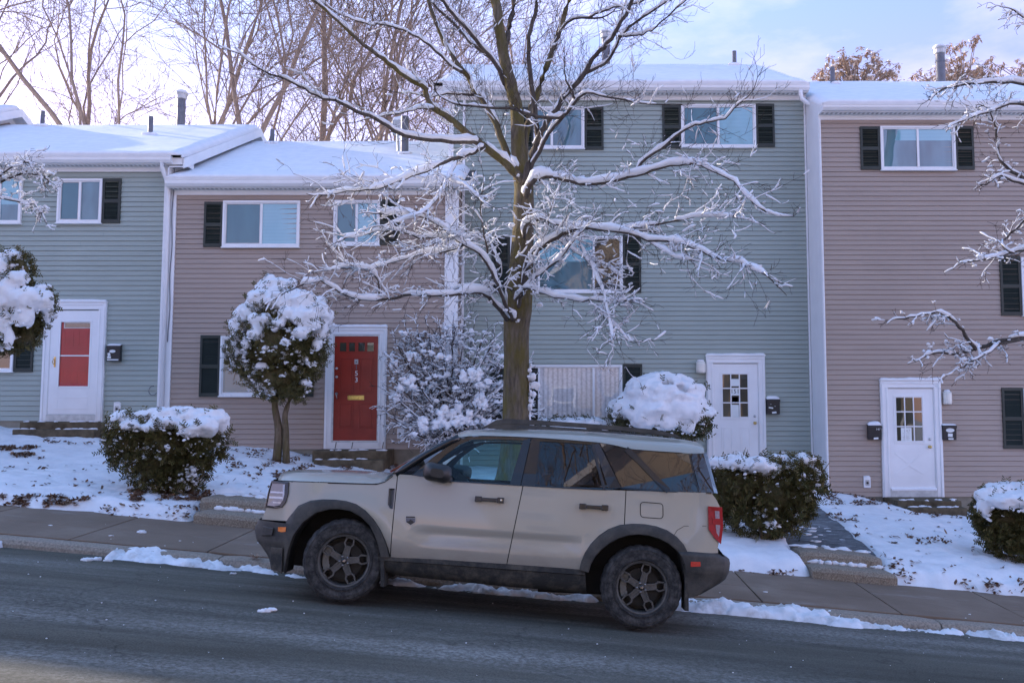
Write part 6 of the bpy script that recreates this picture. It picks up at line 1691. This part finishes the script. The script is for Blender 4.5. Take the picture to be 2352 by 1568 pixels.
# right of the car
Yr = 13.7; B = ground_hit(1765, 1238)
yew('broad evergreen shrub under a slab of snow, right behind the tail of the car', [E(1690, 1125, 70, 66, Yr), E(1780, 1140, 84, 84, Yr), E(1835, 1110, 56, 56, Yr), E(1660, 1150, 45, 50, Yr), E(1745, 1195, 60, 38, Yr - .1), E(1815, 1165, 46, 36, Yr), E(1790, 1085, 40, 30, Yr), E(1850, 1085, 30, 34, Yr)], B, 15, 2600,
    [(1650, 1062, 32, 13, Yr), (1690, 1060, 38, 15, Yr - .1), (1735, 1068, 44, 20, Yr - .25), (1760, 1078, 40, 18, Yr - .1), (1800, 1070, 40, 14, Yr), (1840, 1072, 36, 15, Yr + .1), (1868, 1080, 20, 24, Yr + .1), (1700, 1044, 8, 10, Yr)], .026, 330,
    [([W(1755, 1245, Yr - .2), W(1775, 1210, Yr - .25), W(1820, 1180, Yr - .2)], .025), ([W(1755, 1245, Yr - .2), W(1765, 1205, Yr - .25), W(1790, 1170, Yr - .2)], .022), ([W(1752, 1245, Yr - .2), W(1740, 1200, Yr - .25), W(1720, 1170, Yr - .2)], .022), ([W(1860, 1120, Yr), W(1885, 1090, Yr), W(1905, 1062, Yr)], .009)], bitr=(.008, .026), auto=(.74, 55, .12))
B = ground_hit(2330, 1302); Yq = 13.9
yew('dark evergreen shrub with a thick snow slab at the right edge', [E(2310, 1190, 66, 62, Yq), E(2370, 1190, 70, 70, Yq), E(2340, 1240, 70, 54, Yq), E(2270, 1180, 30, 34, Yq)], B, 18, 2100,
    [(2265, 1140, 26, 24, Yq - .1), (2300, 1130, 44, 22, Yq), (2350, 1126, 50, 20, Yq), (2400, 1130, 50, 22, Yq), (2262, 1165, 18, 22, Yq - .2), (2310, 1150, 40, 18, Yq - .4), (2360, 1148, 40, 18, Yq - .45), (2310, 1112, 8, 8, Yq)], .026, 90, bitr=(.008, .024), auto=(.6, 70, .13))
# domed shrub by the door
Yd = 18.5; B = W(1530, 1075, Yd)
yew('domed shrub buried under a smooth heap of snow beside the door marked 151', [E(1480, 955, 66, 36, Yd), E(1560, 960, 66, 40, Yd), E(1440, 945, 36, 26, Yd), E(1600, 965, 26, 40, Yd), E(1520, 915, 80, 50, Yd)], B, 22, 1500,
    [(1520, 885, 46, 34, Yd), (1475, 910, 44, 30, Yd), (1560, 900, 44, 34, Yd), (1435, 940, 32, 24, Yd - .1), (1500, 940, 60, 34, Yd - .3), (1560, 945, 56, 36, Yd - .3), (1605, 895, 16, 16, Yd), (1600, 945, 24, 34, Yd - .1), (1480, 965, 34, 22, Yd - .45), (1530, 970, 34, 20, Yd - .45), (1580, 980, 18, 16, Yd - .4), (1618, 960, 10, 26, Yd)], .04, 90,
    [([B, W(1540, 1040, Yd), W(1570, 990, Yd - .2)], .04), ([B, W(1500, 1030, Yd), W(1460, 985, Yd - .2)], .035), ([B, W(1560, 1030, Yd), W(1600, 990, Yd)], .03)], leafL=.065, mleaf='rhodo', core=.6, bitr=(.014, .04), auto=(-.12, 120, .155), trim=lambda p: p.z < W(1530, 945, Yd).z or RN.random() < .05)
B = W(1330, 1060, 18.9)
yew('low shrub heaped with snow under the curtained ground floor window', [E(1300, 1000, 80, 34, 18.8, 40), E(1390, 1005, 60, 30, 18.8, 40)], B, 25, 500, [(1255, 972, 30, 12, 18.8), (1300, 972, 50, 14, 18.75), (1350, 970, 44, 14, 18.8), (1400, 975, 40, 13, 18.8), (1440, 985, 26, 14, 18.8), (1320, 990, 80, 16, 18.6), (1150, 972, 16, 10, 18.9)], .04, 20, leafL=.06, mleaf='rhodo')

# ------------------------------------------------------------------ snow laden deciduous bush
Tb = Tree(17.9, 44, .004); bb = W(1035, 1040, 17.9)
bo = thing('deciduous_bush', bb, 'wide many stemmed leafless bush crusted with snow between the red door and the tree trunk', 'shrub')
ends = [(900, 830), (912, 790), (905, 870), (900, 910), (905, 960), (940, 770), (960, 765), (985, 770), (1010, 760), (1040, 755), (1065, 750), (1085, 765), (1110, 775), (1130, 790), (1150, 800), (1160, 830), (1165, 870), (1160, 910), (1155, 950), (935, 985), (920, 940), (960, 880), (1000, 860), (1040, 850), (1080, 870), (1115, 880), (990, 930), (1060, 930), (1110, 940), (1200, 880), (1205, 930), (1195, 850)]
for (u, v) in ends:
    m1 = (lerp(1035, u, .45) + Tb.r.uniform(-12, 12), lerp(1035, v, .5)); yy = Tb.r.uniform(-.65, .55)
    p, r_ = Tb.limb([(1035 + Tb.r.uniform(-22, 22), 1045), (lerp(1035, u, .18), lerp(1035, v, .25)), m1, (u, v)], 2.6, 1.0, 0, yy)
    b = MB(); b.tube(p, r_, 6); b.build('stem', 'bark_twig', bo, smooth=True)
    Tb.snow_line(p, r_, 1.3, -.2, .014, 6); Tb.dress((p, r_), 17, .34, 2, .95, .1, .18, 3, .006, .15); Tb.tufts(p[len(p) // 4:], 26, .10, .012, .030)
for i in range(95):
    u, v = Tb.r.choice(ends); t = Tb.r.uniform(.55, 1.02); p = W(lerp(1035, u, t) + Tb.r.uniform(-14, 14), lerp(1035, v, t) + Tb.r.uniform(-10, 10), 17.9 + Tb.r.uniform(-.7, .3)); k = Tb.r.uniform(.02, .055)
    for j in range(3): Tb.sn.blob(p + Vector((Tb.r.uniform(-k, k), Tb.r.uniform(-k, k) * .5, Tb.r.uniform(-k, k) * .6)), (k * Tb.r.uniform(.7, 1.3), k, k * Tb.r.uniform(.5, .9)), 2, jit=.45, seed=i + j * .3)
for (u, v, a, b_) in [(1040, 945, 26, 20), (1060, 960, 30, 18), (1025, 960, 24, 24), (935, 880, 22, 16), (1080, 865, 26, 16), (1100, 860, 20, 14), (945, 815, 12, 12), (905, 835, 10, 12), (1105, 925, 22, 22), (985, 985 - 10, 26, 16), (1020, 822, 20, 10), (1125, 985 - 12, 22, 12), (905, 930 - 20, 14, 12)]:
    k = 17.3 / FPX
    for j in range(7): Tb.sn.blob(W(u + Tb.r.uniform(-a, a) * .7, v + Tb.r.uniform(-b_, b_) * .7, 17.3), (a * k * Tb.r.uniform(.25, .5), .08, b_ * k * Tb.r.uniform(.3, .6)), 2, jit=.5, seed=j + u)
Tb.tw.build('twigs', 'bark_twig', bo, smooth=True); Tb.sn.build('snow', 'snow', bo, smooth=True)

# ------------------------------------------------------------------ weeds and leaf litter
def weed(p, label):
    o = thing('weed', p, label, 'weed'); m = MB()
    for i in range(34):
        a = RN.uniform(0, 6.28); d = Vector((math.cos(a), math.sin(a), RN.uniform(.2, 1))).normalized() * RN.uniform(.05, .12); s = Vector((-d.y, d.x, 0)) * .12; m.add([p, p + d * .6 + s, p + d, p + d * .6 - s], [(0, 1, 2, 3)])
    m.build('leaves', 'brown_leaf', o)
weed(Vector(((600 - CX) / FPX * 10.62, 10.62, zslope(-3.3) - .03)), 'small withered weed growing on the kerb just ahead of the front bumper')
lt = MB()
def litter(n, box_, h=.006, dens=0):
    u0, v0, u1, v1 = box_
    k = 0; tries = 0
    while k < n and tries < n * 4:
        tries += 1
        u, v = RN.uniform(u0, u1), RN.uniform(v0, v1)
        if nz(u * .03, v * .06, 3) < dens: continue
        p = ground_hit(u, v)
        if path_d(p.x, p.y) > .05 or (12.3 < p.y < 13.4 and path_d(p.x, 13.3) > 0): continue
        k += 1
        for j in range(RN.choice([1, 1, 2, 3])):
            c = p + Vector((RN.gauss(0, .03), RN.gauss(0, .03), h + RN.random() * .012)); a = RN.uniform(0, 6.28); L_ = RN.uniform(.014, .036); t1 = RN.gauss(0, .45); t2 = RN.gauss(0, .35)
            x = Vector((math.cos(a), math.sin(a), t1)) * L_; y = Vector((-math.sin(a), math.cos(a), t2)) * L_ * .6
            lt.add([c - x, c - y * .8 - x * .2, c + x * .3 - y, c + x, c + x * .2 + y, c - x * .4 + y * .9], [tuple(range(6))])
for n, bx in ((150, (520, 1032, 720, 1092)), (120, (0, 1025, 100, 1055)), (60, (100, 1000, 250, 1020)), (200, (300, 1125, 480, 1150)), (140, (0, 1140, 230, 1165)), (50, (230, 1160, 520, 1195)), (70, (620, 1070, 720, 1100)), (240, (780, 1045, 950, 1085)),
    (230, (1895, 1128, 2080, 1160)), (170, (2080, 1148, 2250, 1190)), (120, (1890, 1180, 1970, 1235)), (60, (1890, 1280, 2100, 1345)), (40, (2050, 1230, 2180, 1250)), (50, (2200, 1335, 2352, 1365)), (40, (1700, 1310, 1830, 1325)), (110, (2200, 1130, 2260, 1175)), (70, (0, 1060, 700, 1140)), (70, (1900, 1160, 2350, 1340))):
    litter(int(n * 2.1) if bx[0] < 720 else int(n * 1.3), bx, dens=.02)
tag(lt.build('fallen_leaves', 'litter'), 'dry brown leaves scattered over the snow along the walls and walks', 'leaves', kind='stuff')
# ------------------------------------------------------------------ across the street (seen only in the glass)
def across(x0, x1, y0, depth, h, label, smat, roofh):
    g = -G * (x0 + x1) / 2 - 1.7; o = thing('clapboard_house', ((x0 + x1) / 2, y0, g), label, 'house')
    w = MB(); y1 = y0 - depth; ym = (x0 + x1) / 2
    siding(w, (x1, y0), (x0, y0), g - 1, g + h, (0, 1, 0), .2)
    for x, s in ((x0, -1), (x1, 1)): w.quad((x, y0, g - 1), (x, y1, g - 1), (x, y1, g + h), (x, y0, g + h))
    w.quad((x0, y1, g - 1), (x1, y1, g - 1), (x1, y1, g + h), (x0, y1, g + h))
    w.add([(x0, y0, g + h), (x1, y0, g + h), (ym, y0, g + h + roofh)], [(0, 1, 2)]); w.add([(x0, y1, g + h), (x1, y1, g + h), (ym, y1, g + h + roofh)], [(0, 1, 2)])
    w.build('wall', smat, o)
    r = MB()
    for a in (x0 - .4, x1 + .4):
        s = -1 if a < ym else 1; e = Vector((a, 0, g + h - .3)); p = Vector((ym, 0, g + h + roofh + .03))
        r.add([(e.x, y0 + .5, e.z), (p.x, y0 + .5, p.z), (p.x, y1 - .4, p.z), (e.x, y1 - .4, e.z), (e.x, y0 + .5, e.z + .25), (p.x, y0 + .5, p.z + .25), (p.x, y1 - .4, p.z + .25), (e.x, y1 - .4, e.z + .25)], [(0, 1, 2, 3), (4, 5, 6, 7), (0, 1, 5, 4), (1, 2, 6, 5), (2, 3, 7, 6), (3, 0, 4, 7)])
    r.build('roof', 'snow', o)
    for fl in range(2):
        for k in range(3):
            x = lerp(x0, x1, (k + .5) / 3); z = g + 1.1 + fl * 2.8; f = MB(); frame(f, x - .6, x + .6, z, z + 1.5, y0 + .02, y0 + .08, .1); f.box((x - .5, y0 + .025, z + .72), (x + .5, y0 + .07, z + .79)); fo = f.build('window', 'white', o)
            p = MB(); p.quad((x + .5, y0 + .04, z + .1), (x - .5, y0 + .04, z + .1), (x - .5, y0 + .04, z + 1.4), (x + .5, y0 + .04, z + 1.4)); p.build('pane', 'pane_dark', fo)
across(-1.5, 7.0, -8.0, 10, 7.6, 'cream clapboard gabled house across the street, seen mirrored in the car glass', 'siding_cream', 3.4)
across(-14, -5.5, -12, 10, 5.6, 'grey clapboard gabled house across the street, seen mirrored in the glass', 'siding_grey', 2.8)
across(10.0, 18.5, -11.5, 10, 6.4, 'second cream clapboard house down the hill across the street', 'siding_cream', 3.0)
gm = MB(); gm.grid([[(x, y, -G * x - 1.78) for x in (-60, 0, 60)] for y in (-45, -6.1)]); tag(gm.build('snowy_yard', 'snow_lawn'), kind='structure')
big, fine = VAR[2]
o = thing('bare_tree', (3.2, -8.0, -2.0), 'bare tree across the street, seen mirrored in the house windows', 'tree'); o.scale = (.8, .8, .8)
for c in protos[2]:
    k = c.copy(); COL.objects.link(k); k.parent = o
o = thing('bare_tree', (8.3, -7.5, -2.5), 'bare tree down the hill across the street, seen mirrored in the house windows', 'tree'); o.scale = (.8, .8, .8); o.rotation_euler = (0, 0, 2)
for c in protos[0]:
    k = c.copy(); COL.objects.link(k); k.parent = o

# ------------------------------------------------------------------ light
EL, AZ = 17.9, -55.0      # the low sun stands behind the houses, up the hill to the left
w = bpy.data.worlds.new('World'); sc.world = w; w.use_nodes = True; nt = w.node_tree
bg = nt.nodes['Background']; sk = nt.nodes.new('ShaderNodeTexSky'); sk.sky_type = 'NISHITA'; sk.sun_disc = False
sk.sun_elevation = rad(EL); sk.sun_rotation = rad(AZ); sk.altitude = 50; sk.air_density = 1.0; sk.dust_density = .45; sk.ozone_density = 1.6
tc = nt.nodes.new('ShaderNodeTexCoord'); mp = nt.nodes.new('ShaderNodeMapping'); mp.inputs['Scale'].default_value = (1.2, 1.2, 3.2); mp.inputs['Location'].default_value = (.3, .1, .4)
nt.links.new(tc.outputs['Generated'], mp.inputs[0])
cl = noi(nt, mp.outputs[0], 2.6, 7, .58)
k = ramp(nt, cl, [(.47, (0, 0, 0)), (.70, (.75, .75, .75))])
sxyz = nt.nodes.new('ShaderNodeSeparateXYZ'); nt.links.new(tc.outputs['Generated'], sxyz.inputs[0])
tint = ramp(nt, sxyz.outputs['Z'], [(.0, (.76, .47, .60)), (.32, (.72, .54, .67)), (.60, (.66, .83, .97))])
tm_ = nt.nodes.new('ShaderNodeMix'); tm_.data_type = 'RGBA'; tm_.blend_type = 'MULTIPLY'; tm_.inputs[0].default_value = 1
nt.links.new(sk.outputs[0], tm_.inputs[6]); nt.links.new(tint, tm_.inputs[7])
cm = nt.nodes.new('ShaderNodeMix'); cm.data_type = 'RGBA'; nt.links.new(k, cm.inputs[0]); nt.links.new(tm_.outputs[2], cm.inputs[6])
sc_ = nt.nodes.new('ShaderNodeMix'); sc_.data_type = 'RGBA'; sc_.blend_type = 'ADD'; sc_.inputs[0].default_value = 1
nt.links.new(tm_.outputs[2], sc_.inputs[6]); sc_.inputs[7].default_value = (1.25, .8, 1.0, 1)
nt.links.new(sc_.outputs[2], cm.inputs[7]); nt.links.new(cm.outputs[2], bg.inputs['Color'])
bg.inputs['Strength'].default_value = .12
sl = bpy.data.lights.new('sun', 'SUN'); sl.energy = 2.0; sl.angle = rad(.5); sl.color = (1, .86, .70)
so = bpy.data.objects.new('sun', sl); COL.objects.link(so)
SD = Vector((math.sin(rad(AZ)) * math.cos(rad(EL)), math.cos(rad(AZ)) * math.cos(rad(EL)), math.sin(rad(EL))))
so.rotation_euler = SD.to_track_quat('Z', 'Y').to_euler()
# ------------------------------------------------------------------ camera
cam = bpy.data.cameras.new('camera'); co = bpy.data.objects.new('camera', cam); COL.objects.link(co); sc.camera = co
cam.sensor_width = 36; cam.lens = 36 * FPX / 2352; cam.clip_start = .1; cam.clip_end = 2000
cam.shift_x = -(CX - 1176) / 2352; cam.shift_y = -(784 - PY) / 2352
co.rotation_euler = (math.pi / 2 + TH, 0, 0)
vs = sc.view_settings; vs.view_transform = 'Standard'; vs.look = 'None'; vs.gamma = 1; vs.exposure = 2.18
sc.cycles.use_denoising = True; sc.cycles.max_bounces = 6; sc.cycles.diffuse_bounces = 3; sc.cycles.glossy_bounces = 3; sc.cycles.transparent_max_bounces = 8
sc.cycles.sample_clamp_indirect = 6
